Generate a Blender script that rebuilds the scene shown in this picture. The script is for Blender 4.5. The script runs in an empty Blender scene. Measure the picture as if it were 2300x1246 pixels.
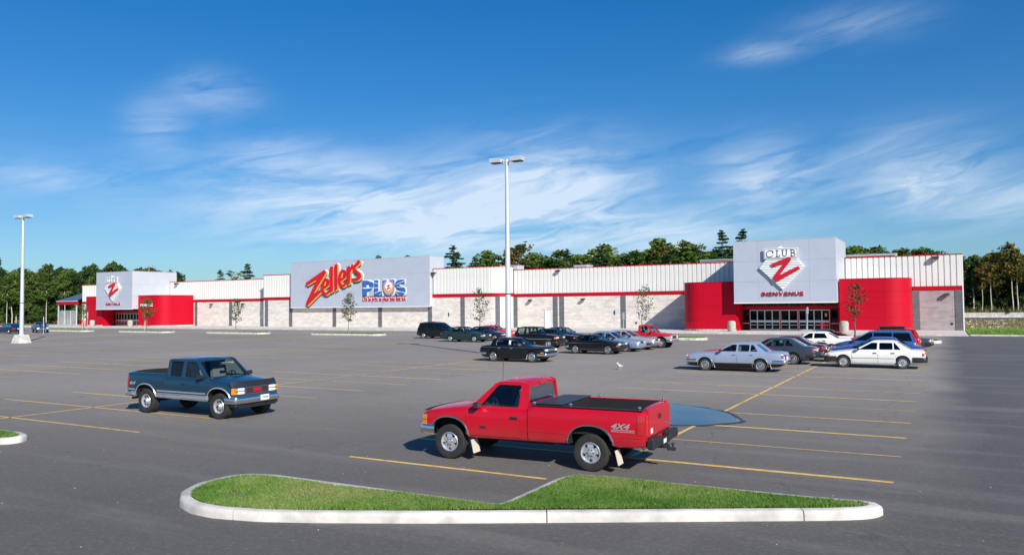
import bpy, bmesh, math, random
import numpy as np
from math import radians, sin, cos, tan, pi, atan2, sqrt
from mathutils import Vector, Matrix
from mathutils.geometry import tessellate_polygon

S = bpy.context.scene
COL = S.collection
random.seed(7)
RNG = np.random.default_rng(7)

# ------------------------------------------------------------------ camera
def camera_axes(yaw, pitch, roll):
    f = Vector((-sin(yaw) * cos(pitch), cos(yaw) * cos(pitch), sin(pitch)))
    r = Vector((cos(yaw), sin(yaw), 0))
    u = r.cross(f)
    return cos(roll) * r + sin(roll) * u, -sin(roll) * r + cos(roll) * u, f
CR, CU, CF = camera_axes(radians(29.4), radians(2.17), radians(-0.51))
cam_d = bpy.data.cameras.new('camera')
cam_d.sensor_width = 36
cam_d.lens = 36 * 1728 / 2300
cam_d.clip_start = 0.1
cam_d.clip_end = 6000
cam = bpy.data.objects.new('camera', cam_d)
COL.objects.link(cam)
m = Matrix((CR, CU, -CF)).transposed().to_4x4()
m.translation = (0, 0, 3.2)
cam.matrix_world = m
S.camera = cam

# ------------------------------------------------------------------ light
SUN_AZ = radians(55)        # shadows fall this far left of +Y
SUN_EL = radians(31.5)
to_sun = Vector((sin(SUN_AZ) * cos(SUN_EL), -cos(SUN_AZ) * cos(SUN_EL), sin(SUN_EL)))
W = bpy.data.worlds.new('World')
S.world = W
W.use_nodes = True
S.view_settings.view_transform = 'Standard'
S.view_settings.look = 'None'
S.view_settings.gamma = 1
S.view_settings.use_curve_mapping = False
S.view_settings.exposure = 0.30

def build_sky():
    nt = W.node_tree
    nt.nodes.clear()
    N, L = nt.nodes, nt.links
    def math_n(op, a, b=None, c=None, clamp=False):
        n = N.new('ShaderNodeMath'); n.operation = op; n.use_clamp = clamp
        for i, v in enumerate((a, b, c)):
            if v is None: continue
            if isinstance(v, (int, float)): n.inputs[i].default_value = v
            else: L.new(v, n.inputs[i])
        return n.outputs[0]
    out = N.new('ShaderNodeOutputWorld')
    bg = N.new('ShaderNodeBackground'); bg.inputs[1].default_value = 0.083
    sky = N.new('ShaderNodeTexSky'); sky.sky_type = 'NISHITA'; sky.sun_disc = False
    sky.sun_elevation = SUN_EL
    sky.sun_rotation = atan2(to_sun.x, to_sun.y)
    sky.altitude = 0; sky.air_density = 1.0; sky.dust_density = 0.35; sky.ozone_density = 2.6
    hs = N.new('ShaderNodeHueSaturation'); hs.inputs['Saturation'].default_value = 1.45
    hs.inputs['Hue'].default_value = 0.5
    hs.inputs['Value'].default_value = 1.0
    L.new(sky.outputs[0], hs.inputs['Color'])
    tc = N.new('ShaderNodeTexCoord')
    sep = N.new('ShaderNodeSeparateXYZ'); L.new(tc.outputs['Generated'], sep.inputs[0])
    x, y, z = sep.outputs
    az = math_n('ARCTAN2', math_n('MULTIPLY', x, -1), y)      # radians left of +Y
    el = math_n('ARCSINE', z)
    # wisps: noise in (azimuth, elevation), stretched and warped
    comb = N.new('ShaderNodeCombineXYZ')
    L.new(math_n('MULTIPLY', az, 4.6), comb.inputs[0]); 
    L.new(math_n('MULTIPLY_ADD', el, 21.0, math_n('MULTIPLY', az, 3.6)), comb.inputs[1])
    comb.inputs[2].default_value = 3.7
    warp = N.new('ShaderNodeTexNoise'); warp.inputs['Scale'].default_value = 1.1; warp.inputs['Detail'].default_value = 3
    L.new(comb.outputs[0], warp.inputs['Vector'])
    vm = N.new('ShaderNodeVectorMath'); vm.operation = 'MULTIPLY_ADD'
    L.new(warp.outputs['Color'], vm.inputs[0]); vm.inputs[1].default_value = (1.5, 1.5, 1.0)
    L.new(comb.outputs[0], vm.inputs[2])
    n1 = N.new('ShaderNodeTexNoise'); n1.inputs['Scale'].default_value = 1.3; n1.inputs['Detail'].default_value = 9
    n1.inputs['Roughness'].default_value = 0.60; n1.inputs['Distortion'].default_value = 0.35
    L.new(vm.outputs[0], n1.inputs['Vector'])
    wisp = N.new('ShaderNodeMapRange'); wisp.inputs[1].default_value = 0.34; wisp.inputs[2].default_value = 0.70
    L.new(n1.outputs['Fac'], wisp.inputs[0])
    # where the cirrus stands: soft patches (azimuth, elevation, half sizes, weight), degrees
    blobs = [(40.9, 7.6, 10.5, 2.6, 1.1), (26.5, 8.6, 7.0, 3.2, 1.1), (32, 5.4, 13, 1.7, 1.15), (11.2, 9.0, 3.4, 2.2, .95), (1.3, 8.4, 4.2, 2.4, 1.0),
             (50.6, 14.8, 2.6, 1.3, .5), (54.2, 12.3, 1.8, 1.6, .45), (60, 8.4, 4, 1.0, .45), (46, 10.5, 4, 1.6, .5), (11, 17.4, 2.6, .7, .4), (5, 18.5, 4, 1.2, .28),
             (-4, 6, 6, 1.6, .5), (18, 5.5, 8, 1.6, .5), (-40, 8, 20, 3, .9), (90, 8, 18, 3, .9), (150, 9, 25, 3, .8), (-100, 9, 25, 3, .8)]
    tot = None
    for a, e, sa, se, w in blobs:
        da = math_n('MULTIPLY', math_n('SUBTRACT', az, radians(a)), 1 / radians(sa))
        de = math_n('MULTIPLY', math_n('SUBTRACT', el, radians(e)), 1 / radians(se))
        d2 = math_n('ADD', math_n('MULTIPLY', da, da), math_n('MULTIPLY', de, de))
        g = math_n('MULTIPLY', math_n('EXPONENT', math_n('MULTIPLY', d2, -1.0)), w)
        tot = g if tot is None else math_n('ADD', tot, g)
    fac = math_n('MULTIPLY', wisp.outputs[0], tot, clamp=True)
    fac = math_n('MULTIPLY', math_n('MULTIPLY', fac, 1.25, clamp=True), 0.85, clamp=True)
    mix = N.new('ShaderNodeMix'); mix.data_type = 'RGBA'
    L.new(fac, mix.inputs['Factor'])
    tint = N.new('ShaderNodeMix'); tint.data_type = 'RGBA'; tint.blend_type = 'MULTIPLY'; tint.inputs['Factor'].default_value = 1
    gm = N.new('ShaderNodeGamma'); gm.inputs[1].default_value = .80; L.new(hs.outputs[0], gm.inputs[0])
    L.new(gm.outputs[0], tint.inputs['A']); tint.inputs['B'].default_value = (.78, 1.14, 1.52, 1)
    L.new(tint.outputs['Result'], mix.inputs['A'])
    mix.inputs['B'].default_value = (7.2, 8.4, 9.8, 1)
    L.new(mix.outputs['Result'], bg.inputs[0])
    L.new(bg.outputs[0], out.inputs[0])
build_sky()

sun_d = bpy.data.lights.new('sun', 'SUN')
sun_d.energy = 5.0
sun_d.angle = radians(0.53)
sun_d.color = (1.0, 0.95, 0.88)
sun = bpy.data.objects.new('sun', sun_d)
sun.rotation_euler = to_sun.to_track_quat('Z', 'Y').to_euler()
sun.location = (0, 0, 60)
COL.objects.link(sun)

# ------------------------------------------------------------------ materials
MATS = {}
def new_mat(name):
    mt = bpy.data.materials.new(name); mt.use_nodes = True
    MATS[name] = mt
    nt = mt.node_tree
    return mt, nt, nt.nodes['Principled BSDF']
def link(nt, a, b): nt.links.new(a, b)
def plain(name, col, rough=0.6, metal=0.0, coat=0.0, var=0.0, scale=6.0, bump=0.0, bscale=60.0, spec=0.5):
    """principled colour with an optional soft mottling and fine relief"""
    mt, nt, b = new_mat(name)
    b.inputs['Base Color'].default_value = (*col, 1)
    b.inputs['Roughness'].default_value = rough
    b.inputs['Metallic'].default_value = metal
    b.inputs['Coat Weight'].default_value = coat
    b.inputs['Coat Roughness'].default_value = 0.04
    b.inputs['Specular IOR Level'].default_value = spec
    if var or bump:
        tc = nt.nodes.new('ShaderNodeTexCoord')
    if var:
        n = nt.nodes.new('ShaderNodeTexNoise'); n.inputs['Scale'].default_value = scale; n.inputs['Detail'].default_value = 6
        link(nt, tc.outputs['Object'], n.inputs['Vector'])
        mr = nt.nodes.new('ShaderNodeMapRange'); mr.inputs[1].default_value = .3; mr.inputs[2].default_value = .7
        mr.inputs[3].default_value = 1 - var; mr.inputs[4].default_value = 1 + var
        link(nt, n.outputs['Fac'], mr.inputs[0])
        mx = nt.nodes.new('ShaderNodeVectorMath'); mx.operation = 'SCALE'
        mx.inputs[0].default_value = col
        link(nt, mr.outputs[0], mx.inputs['Scale'])
        link(nt, mx.outputs[0], b.inputs['Base Color'])
    if bump:
        n2 = nt.nodes.new('ShaderNodeTexNoise'); n2.inputs['Scale'].default_value = bscale; n2.inputs['Detail'].default_value = 4
        link(nt, tc.outputs['Object'], n2.inputs['Vector'])
        bp = nt.nodes.new('ShaderNodeBump'); bp.inputs['Strength'].default_value = bump; bp.inputs['Distance'].default_value = 0.02
        link(nt, n2.outputs['Fac'], bp.inputs['Height'])
        link(nt, bp.outputs[0], b.inputs['Normal'])
    return mt
def paint(name, col, metal=0.0, rough=0.35, dirt=0.25, coat=.55):
    """car paint with a clear coat and road dust towards the sills"""
    mt, nt, b = new_mat(name)
    b.inputs['Roughness'].default_value = rough
    b.inputs['Metallic'].default_value = metal
    b.inputs['Coat Weight'].default_value = coat
    b.inputs['Specular IOR Level'].default_value = .35
    b.inputs['Coat Roughness'].default_value = 0.05
    tc = nt.nodes.new('ShaderNodeTexCoord')
    n = nt.nodes.new('ShaderNodeTexNoise'); n.inputs['Scale'].default_value = 3.0; n.inputs['Detail'].default_value = 7
    link(nt, tc.outputs['Object'], n.inputs['Vector'])
    sp = nt.nodes.new('ShaderNodeSeparateXYZ'); link(nt, tc.outputs['Object'], sp.inputs[0])
    zr = nt.nodes.new('ShaderNodeMapRange'); zr.inputs[1].default_value = 0.85; zr.inputs[2].default_value = 0.25
    link(nt, sp.outputs[2], zr.inputs[0])
    mu = nt.nodes.new('ShaderNodeMath'); mu.operation = 'MULTIPLY'
    link(nt, n.outputs['Fac'], mu.inputs[0]); link(nt, zr.outputs[0], mu.inputs[1])
    m2 = nt.nodes.new('ShaderNodeMath'); m2.operation = 'MULTIPLY'; m2.inputs[1].default_value = dirt
    link(nt, mu.outputs[0], m2.inputs[0])
    mx = nt.nodes.new('ShaderNodeMix'); mx.data_type = 'RGBA'
    mx.inputs['A'].default_value = (*col, 1); mx.inputs['B'].default_value = (.17, .15, .13, 1)
    link(nt, m2.outputs[0], mx.inputs['Factor'])
    link(nt, mx.outputs['Result'], b.inputs['Base Color'])
    return mt
def glass(name, tint, refl=1.0):
    mt = bpy.data.materials.new(name); mt.use_nodes = True; MATS[name] = mt
    nt = mt.node_tree; nt.nodes.clear()
    o = nt.nodes.new('ShaderNodeOutputMaterial')
    t = nt.nodes.new('ShaderNodeBsdfTransparent'); t.inputs[0].default_value = (*tint, 1)
    g = nt.nodes.new('ShaderNodeBsdfGlossy'); g.inputs['Roughness'].default_value = 0.02
    fr = nt.nodes.new('ShaderNodeFresnel'); fr.inputs[0].default_value = 1.5
    mu = nt.nodes.new('ShaderNodeMath'); mu.operation = 'MULTIPLY'; mu.inputs[1].default_value = refl; mu.use_clamp = True
    link(nt, fr.outputs[0], mu.inputs[0])
    mx = nt.nodes.new('ShaderNodeMixShader')
    link(nt, mu.outputs[0], mx.inputs[0]); link(nt, t.outputs[0], mx.inputs[1]); link(nt, g.outputs[0], mx.inputs[2])
    link(nt, mx.outputs[0], o.inputs[0])
    return mt

def asphalt_mat():
    mt, nt, b = new_mat('asphalt')
    N = nt.nodes
    b.inputs['Roughness'].default_value = 0.88
    b.inputs['Specular IOR Level'].default_value = 0.3
    tc = N.new('ShaderNodeTexCoord')
    def noise(scale, detail, mapping=None, rough=.55):
        n = N.new('ShaderNodeTexNoise'); n.inputs['Scale'].default_value = scale; n.inputs['Detail'].default_value = detail
        n.inputs['Roughness'].default_value = rough
        if mapping:
            mp = N.new('ShaderNodeMapping'); mp.inputs['Scale'].default_value = mapping[:3]
            if len(mapping) > 3: mp.inputs['Rotation'].default_value = (0, 0, mapping[3])
            link(nt, tc.outputs['Object'], mp.inputs[0]); link(nt, mp.outputs[0], n.inputs['Vector'])
        else: link(nt, tc.outputs['Object'], n.inputs['Vector'])
        return n.outputs['Fac']
    def mr(v, a, bb, c, d):
        n = N.new('ShaderNodeMapRange')
        for i, k in enumerate((a, bb, c, d)): n.inputs[i + 1].default_value = k
        link(nt, v, n.inputs[0]); return n.outputs[0]
    def mixc(f, A, B):
        n = N.new('ShaderNodeMix'); n.data_type = 'RGBA'
        link(nt, f, n.inputs['Factor'])
        for k, v in (('A', A), ('B', B)):
            if isinstance(v, tuple): n.inputs[k].default_value = (*v, 1)
            else: link(nt, v, n.inputs[k])
        return n.outputs['Result']
    sp = N.new('ShaderNodeSeparateXYZ'); link(nt, tc.outputs['Object'], sp.inputs[0])
    big = noise(0.09, 5)
    c = mixc(mr(big, .3, .7, 0, 1), (.230, .204, .180), (.325, .284, .248))
    # newer, bluer asphalt of the driving aisle at the east side
    wob = N.new('ShaderNodeMath'); wob.operation = 'MULTIPLY_ADD'; wob.inputs[1].default_value = 2.6
    link(nt, noise(.25, 4), wob.inputs[0]); link(nt, sp.outputs[0], wob.inputs[2])
    c = mixc(mr(wob.outputs[0], 0.6, 2.0, 0, .85), c, (.060, .066, .076))
    # near strip at the front of the lot, darker: grazing-light brightening with distance put into the colour
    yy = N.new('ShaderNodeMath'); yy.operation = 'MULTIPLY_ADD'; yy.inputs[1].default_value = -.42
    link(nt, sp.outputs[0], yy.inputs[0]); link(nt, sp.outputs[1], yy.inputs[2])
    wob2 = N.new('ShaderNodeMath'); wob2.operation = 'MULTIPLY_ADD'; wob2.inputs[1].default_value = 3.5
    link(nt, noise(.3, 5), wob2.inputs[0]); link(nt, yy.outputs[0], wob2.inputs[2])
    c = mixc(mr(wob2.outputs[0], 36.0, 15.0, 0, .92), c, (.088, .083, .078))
    # long dusty wheel tracks and sandy drifts
    c = mixc(mr(noise(.9, 7, (.12, 1.0, 1, .1)), .52, .78, 0, .5), c, (.26, .24, .22))
    c = mixc(mr(noise(.8, 6, (1.0, .10, 1, -.35)), .56, .80, 0, .38), c, (.17, .16, .15))
    # tar and oil spots
    c = mixc(mr(noise(1.6, 3), .68, .80, 0, .6), c, (.035, .035, .037))
    # grit
    v = N.new('ShaderNodeTexVoronoi'); v.inputs['Scale'].default_value = 55
    link(nt, tc.outputs['Object'], v.inputs['Vector'])
    c = mixc(mr(v.outputs['Distance'], .0, .55, .38, 0), c, (.24, .23, .22))
    g2 = noise(34, 4, None, .8)
    c = mixc(mr(g2, .52, .72, 0, .6), c, (.045, .045, .046))
    c = mixc(mr(noise(11, 5, None, .75), .5, .75, 0, .35), c, (.30, .28, .255))
    c = mixc(mr(noise(2.6, 5, (1, 1.8, 1), .7), .54, .76, 0, .40), c, (.06, .058, .058))
    w = N.new('ShaderNodeTexVoronoi'); w.inputs['Scale'].default_value = 1.7
    link(nt, tc.outputs['Object'], w.inputs['Vector'])
    c = mixc(mr(w.outputs['Distance'], .014, .02, .7, 0), c, (.42, .41, .39))
    # hairline cracks
    cr = N.new('ShaderNodeTexVoronoi'); cr.feature = 'DISTANCE_TO_EDGE'; cr.inputs['Scale'].default_value = .075
    wv = N.new('ShaderNodeVectorMath'); wv.operation = 'MULTIPLY_ADD'; wv.inputs[1].default_value = (1.6, 1.6, 0)
    nn = N.new('ShaderNodeTexNoise'); nn.inputs['Scale'].default_value = 1.0; nn.inputs['Detail'].default_value = 6
    link(nt, tc.outputs['Object'], nn.inputs['Vector']); link(nt, nn.outputs['Color'], wv.inputs[0]); link(nt, tc.outputs['Object'], wv.inputs[2])
    link(nt, wv.outputs[0], cr.inputs['Vector'])
    c = mixc(mr(cr.outputs['Distance'], .0006, .0016, .5, 0), c, (.06, .06, .06))
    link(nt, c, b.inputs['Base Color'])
    bp = N.new('ShaderNodeBump'); bp.inputs['Strength'].default_value = .5; bp.inputs['Distance'].default_value = .01
    link(nt, noise(70, 3, None, .7), bp.inputs['Height']); link(nt, bp.outputs[0], b.inputs['Normal'])
    return mt
def block_mat(name, c1, c2, mortar, bw=.4, bh=.2, axis='XZ', dirt=.25):
    mt, nt, b = new_mat(name)
    N = nt.nodes
    b.inputs['Roughness'].default_value = .9
    tc = N.new('ShaderNodeTexCoord')
    sp = N.new('ShaderNodeSeparateXYZ'); link(nt, tc.outputs['Object'], sp.inputs[0])
    ad = N.new('ShaderNodeMath'); ad.operation = 'ADD'
    link(nt, sp.outputs[0], ad.inputs[0]); link(nt, sp.outputs[1], ad.inputs[1])
    cb = N.new('ShaderNodeCombineXYZ'); link(nt, ad.outputs[0], cb.inputs[0]); link(nt, sp.outputs[2], cb.inputs[1])
    br = N.new('ShaderNodeTexBrick')
    br.inputs['Scale'].default_value = 1; br.inputs['Brick Width'].default_value = bw; br.inputs['Row Height'].default_value = bh
    br.inputs['Mortar Size'].default_value = .012; br.inputs['Mortar Smooth'].default_value = .2
    br.inputs['Color1'].default_value = (*c1, 1); br.inputs['Color2'].default_value = (*c2, 1); br.inputs['Mortar'].default_value = (*mortar, 1)
    link(nt, cb.outputs[0], br.inputs['Vector'])
    n = N.new('ShaderNodeTexNoise'); n.inputs['Scale'].default_value = .8; n.inputs['Detail'].default_value = 8
    mp = N.new('ShaderNodeMapping'); mp.inputs['Scale'].default_value = (1.0, 1.0, 3.0)
    link(nt, tc.outputs['Object'], mp.inputs[0]); link(nt, mp.outputs[0], n.inputs['Vector'])
    mr = N.new('ShaderNodeMapRange'); mr.inputs[1].default_value = .4; mr.inputs[2].default_value = .75; mr.inputs[3].default_value = 1; mr.inputs[4].default_value = 1 - dirt
    link(nt, n.outputs['Fac'], mr.inputs[0])
    mx = N.new('ShaderNodeVectorMath'); mx.operation = 'SCALE'
    link(nt, br.outputs['Color'], mx.inputs[0]); link(nt, mr.outputs[0], mx.inputs['Scale'])
    link(nt, mx.outputs[0], b.inputs['Base Color'])
    n2 = N.new('ShaderNodeTexNoise'); n2.inputs['Scale'].default_value = 25; n2.inputs['Detail'].default_value = 4
    link(nt, tc.outputs['Object'], n2.inputs['Vector'])
    m2 = N.new('ShaderNodeMath'); m2.operation = 'MULTIPLY_ADD'; m2.inputs[1].default_value = .5
    link(nt, n2.outputs['Fac'], m2.inputs[0]); link(nt, br.outputs['Fac'], m2.inputs[2])
    bp = N.new('ShaderNodeBump'); bp.inputs['Strength'].default_value = .6; bp.inputs['Distance'].default_value = .02; bp.invert = True
    link(nt, m2.outputs[0], bp.inputs['Height']); link(nt, bp.outputs[0], b.inputs['Normal'])
    return mt
def leaf_mat(name, cols, trans=.35):
    mt = bpy.data.materials.new(name); mt.use_nodes = True; MATS[name] = mt
    nt = mt.node_tree; nt.nodes.clear(); N = nt.nodes
    o = N.new('ShaderNodeOutputMaterial')
    at = N.new('ShaderNodeAttribute'); at.attribute_name = 'tone'
    rp = N.new('ShaderNodeValToRGB')
    rp.color_ramp.elements[0].color = (*cols[0], 1); rp.color_ramp.elements[1].color = (*cols[-1], 1)
    for i, c in enumerate(cols[1:-1]):
        e = rp.color_ramp.elements.new((i + 1) / (len(cols) - 1)); e.color = (*c, 1)
    link(nt, at.outputs['Fac'], rp.inputs[0])
    oi = N.new('ShaderNodeObjectInfo')
    hs = N.new('ShaderNodeHueSaturation')
    mh = N.new('ShaderNodeMapRange'); mh.inputs[3].default_value = .478; mh.inputs[4].default_value = .512
    link(nt, oi.outputs['Random'], mh.inputs[0]); link(nt, mh.outputs[0], hs.inputs['Hue'])
    mv = N.new('ShaderNodeMapRange'); mv.inputs[3].default_value = 1.25; mv.inputs[4].default_value = .75
    link(nt, oi.outputs['Random'], mv.inputs[0]); link(nt, mv.outputs[0], hs.inputs['Value'])
    link(nt, rp.outputs[0], hs.inputs['Color'])
    d = N.new('ShaderNodeBsdfPrincipled'); d.inputs['Roughness'].default_value = .65; d.inputs['Specular IOR Level'].default_value = .25
    link(nt, hs.outputs[0], d.inputs['Base Color'])
    t = N.new('ShaderNodeBsdfTranslucent'); link(nt, hs.outputs[0], t.inputs[0])
    mx = N.new('ShaderNodeMixShader'); mx.inputs[0].default_value = trans
    link(nt, d.outputs[0], mx.inputs[1]); link(nt, t.outputs[0], mx.inputs[2]); link(nt, mx.outputs[0], o.inputs[0])
    return mt

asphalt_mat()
plain('concrete', (.56, .53, .49), .85, var=.14, scale=2.2, bump=.25, bscale=40)
plain('kerb_concrete', (.54, .505, .46), .85, var=.26, scale=2.6, bump=.3, bscale=30)
plain('rough_concrete', (.42, .39, .34), .9, var=.22, scale=5, bump=.4, bscale=25)
plain('soil', (.17, .125, .08), .95, var=.35, scale=5, bump=.6, bscale=20)
plain('gravel', (.30, .28, .25), .95, var=.45, scale=1.2, bump=.8, bscale=18)
plain('turf', (.15, .22, .05), .95, var=.35, scale=2.5, bump=.5, bscale=40)
plain('rough_grass', (.12, .115, .045), .95, var=.4, scale=.35, bump=.6, bscale=10)
plain('siding', (.72, .70, .66), .45, var=.04, scale=.6)
plain('panel_grey', (.46, .495, .575), .42, metal=.1, var=.03, scale=.8)
plain('panel_side', (.52, .54, .58), .42, metal=.1, var=.03, scale=.8)
plain('red_panel', (.47, .0005, .016), .55, var=.05, scale=.7, spec=.2)
plain('red_trim', (.44, .001, .014), .55, var=.05, scale=1.5, spec=.2)
plain('roof_membrane', (.4, .4, .4), .9, var=.15)
plain('roof_blue', (.12, .17, .24), .4, metal=.4, var=.08)
plain('white_paint', (.80, .79, .77), .45)
plain('dark_metal', (.03, .03, .035), .5)
plain('black_plastic', (.018, .018, .02), .5)
plain('underbody', (.010, .010, .011), .85)
plain('interior_dark', (.06, .06, .065), .8)
plain('interior_grey', (.26, .26, .26), .8)
plain('interior_tan', (.26, .24, .17), .8)
plain('aluminium', (.62, .64, .66), .35, metal=.8)
plain('galvanised', (.62, .65, .68), .42, metal=.35, var=.06, scale=3)
plain('chrome', (.78, .76, .73), .16, metal=1.0)
plain('alloy', (.68, .69, .71), .28, metal=.7)
plain('rubber', (.022, .021, .020), .85, var=.3, scale=9, bump=.2, bscale=40)
plain('tyre_wall', (.028, .026, .025), .8, var=.35, scale=5)
plain('lamp_clear', (.75, .76, .76), .12, coat=1.0)
plain('lamp_amber', (.72, .24, .02), .18, coat=1.0)
plain('lamp_red', (.42, .012, .015), .15, coat=1.0)
plain('plate_white', (.78, .78, .74), .5)
plain('sign_white', (.82, .82, .80), .45)
plain('sign_red', (.55, .006, .022), .4)
plain('sign_orange', (.85, .36, .05), .4)
plain('sign_navy', (.012, .035, .075), .5)
plain('sign_dark', (.06, .07, .10), .5)
plain('sign_slate', (.16, .19, .25), .5)
plain('sign_blue', (.03, .14, .42), .45)
plain('bark', (.16, .13, .10), .9, var=.3, scale=4)
plain('pale_bark', (.55, .52, .46), .85, var=.25, scale=3)
plain('stake', (.55, .50, .42), .85)
plain('feather_white', (.80, .79, .77), .7)
plain('feather_grey', (.32, .33, .35), .7)
plain('beak', (.7, .4, .05), .5)
glass('auto_glass', (.62, .70, .66), 1.3)
glass('tinted_glass', (.07, .075, .08), 1.2)
glass('store_glass', (.10, .11, .12), 1.0)
block_mat('white_block', (.80, .74, .67), (.70, .64, .57), (.46, .41, .36))
block_mat('ash_block', (.40, .365, .365), (.35, .325, .33), (.24, .22, .225))
block_mat('grey_block', (.155, .16, .175), (.125, .13, .145), (.09, .095, .105))
leaf_mat('leaf_green', [(.040, .085, .014), (.075, .145, .024), (.130, .200, .036), (.20, .235, .05)])
leaf_mat('leaf_dark', [(.018, .050, .014), (.040, .090, .020), (.075, .135, .028), (.13, .17, .04)])
leaf_mat('leaf_autumn', [(.05, .09, .015), (.13, .14, .025), (.25, .16, .03), (.34, .12, .03)])
leaf_mat('leaf_sapling', [(.03, .045, .015), (.05, .075, .02), (.08, .10, .028), (.16, .13, .035)], .25)
leaf_mat('needle', [(.014, .042, .018), (.026, .066, .026), (.045, .092, .034), (.07, .11, .04)], .1)
leaf_mat('grass_blade', [(.10, .235, .035), (.20, .36, .065), (.31, .45, .11), (.50, .44, .20)], .5)
leaf_mat('dry_grass', [(.09, .10, .025), (.16, .15, .05), (.24, .19, .08), (.30, .22, .10)], .2)

def yellow_mat():
    mt, nt, b = new_mat('line_yellow'); N = nt.nodes
    b.inputs['Roughness'].default_value = .8
    tc = N.new('ShaderNodeTexCoord')
    geo = N.new('ShaderNodeNewGeometry')
    n = N.new('ShaderNodeTexNoise'); n.inputs['Scale'].default_value = 5; n.inputs['Detail'].default_value = 8; n.inputs['Roughness'].default_value = .7
    link(nt, geo.outputs['Position'], n.inputs['Vector'])
    n3 = N.new('ShaderNodeTexNoise'); n3.inputs['Scale'].default_value = .22; n3.inputs['Detail'].default_value = 3
    link(nt, geo.outputs['Position'], n3.inputs['Vector'])
    m1 = N.new('ShaderNodeMath'); m1.operation = 'MULTIPLY_ADD'; m1.inputs[1].default_value = .55
    link(nt, n3.outputs['Fac'], m1.inputs[0]); link(nt, n.outputs['Fac'], m1.inputs[2])
    mr = N.new('ShaderNodeMapRange'); mr.inputs[1].default_value = .72; mr.inputs[2].default_value = 1.08; mr.inputs[3].default_value = 0; mr.inputs[4].default_value = .95
    link(nt, m1.outputs[0], mr.inputs[0])
    mx = N.new('ShaderNodeMix'); mx.data_type = 'RGBA'
    mx.inputs['A'].default_value = (.78, .50, .12, 1); mx.inputs['B'].default_value = (.15, .135, .12, 1)
    link(nt, mr.outputs[0], mx.inputs['Factor']); link(nt, mx.outputs['Result'], b.inputs['Base Color'])
yellow_mat()
def water_mat():
    mt, nt, b = new_mat('puddle_water')
    b.inputs['Base Color'].default_value = (.02, .022, .026, 1)
    b.inputs['Roughness'].default_value = .015
    b.inputs['IOR'].default_value = 1.33
    b.inputs['Specular IOR Level'].default_value = .5
water_mat()
plain('wet_asphalt', (.035, .034, .034), .45, var=.3, scale=4)

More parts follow.
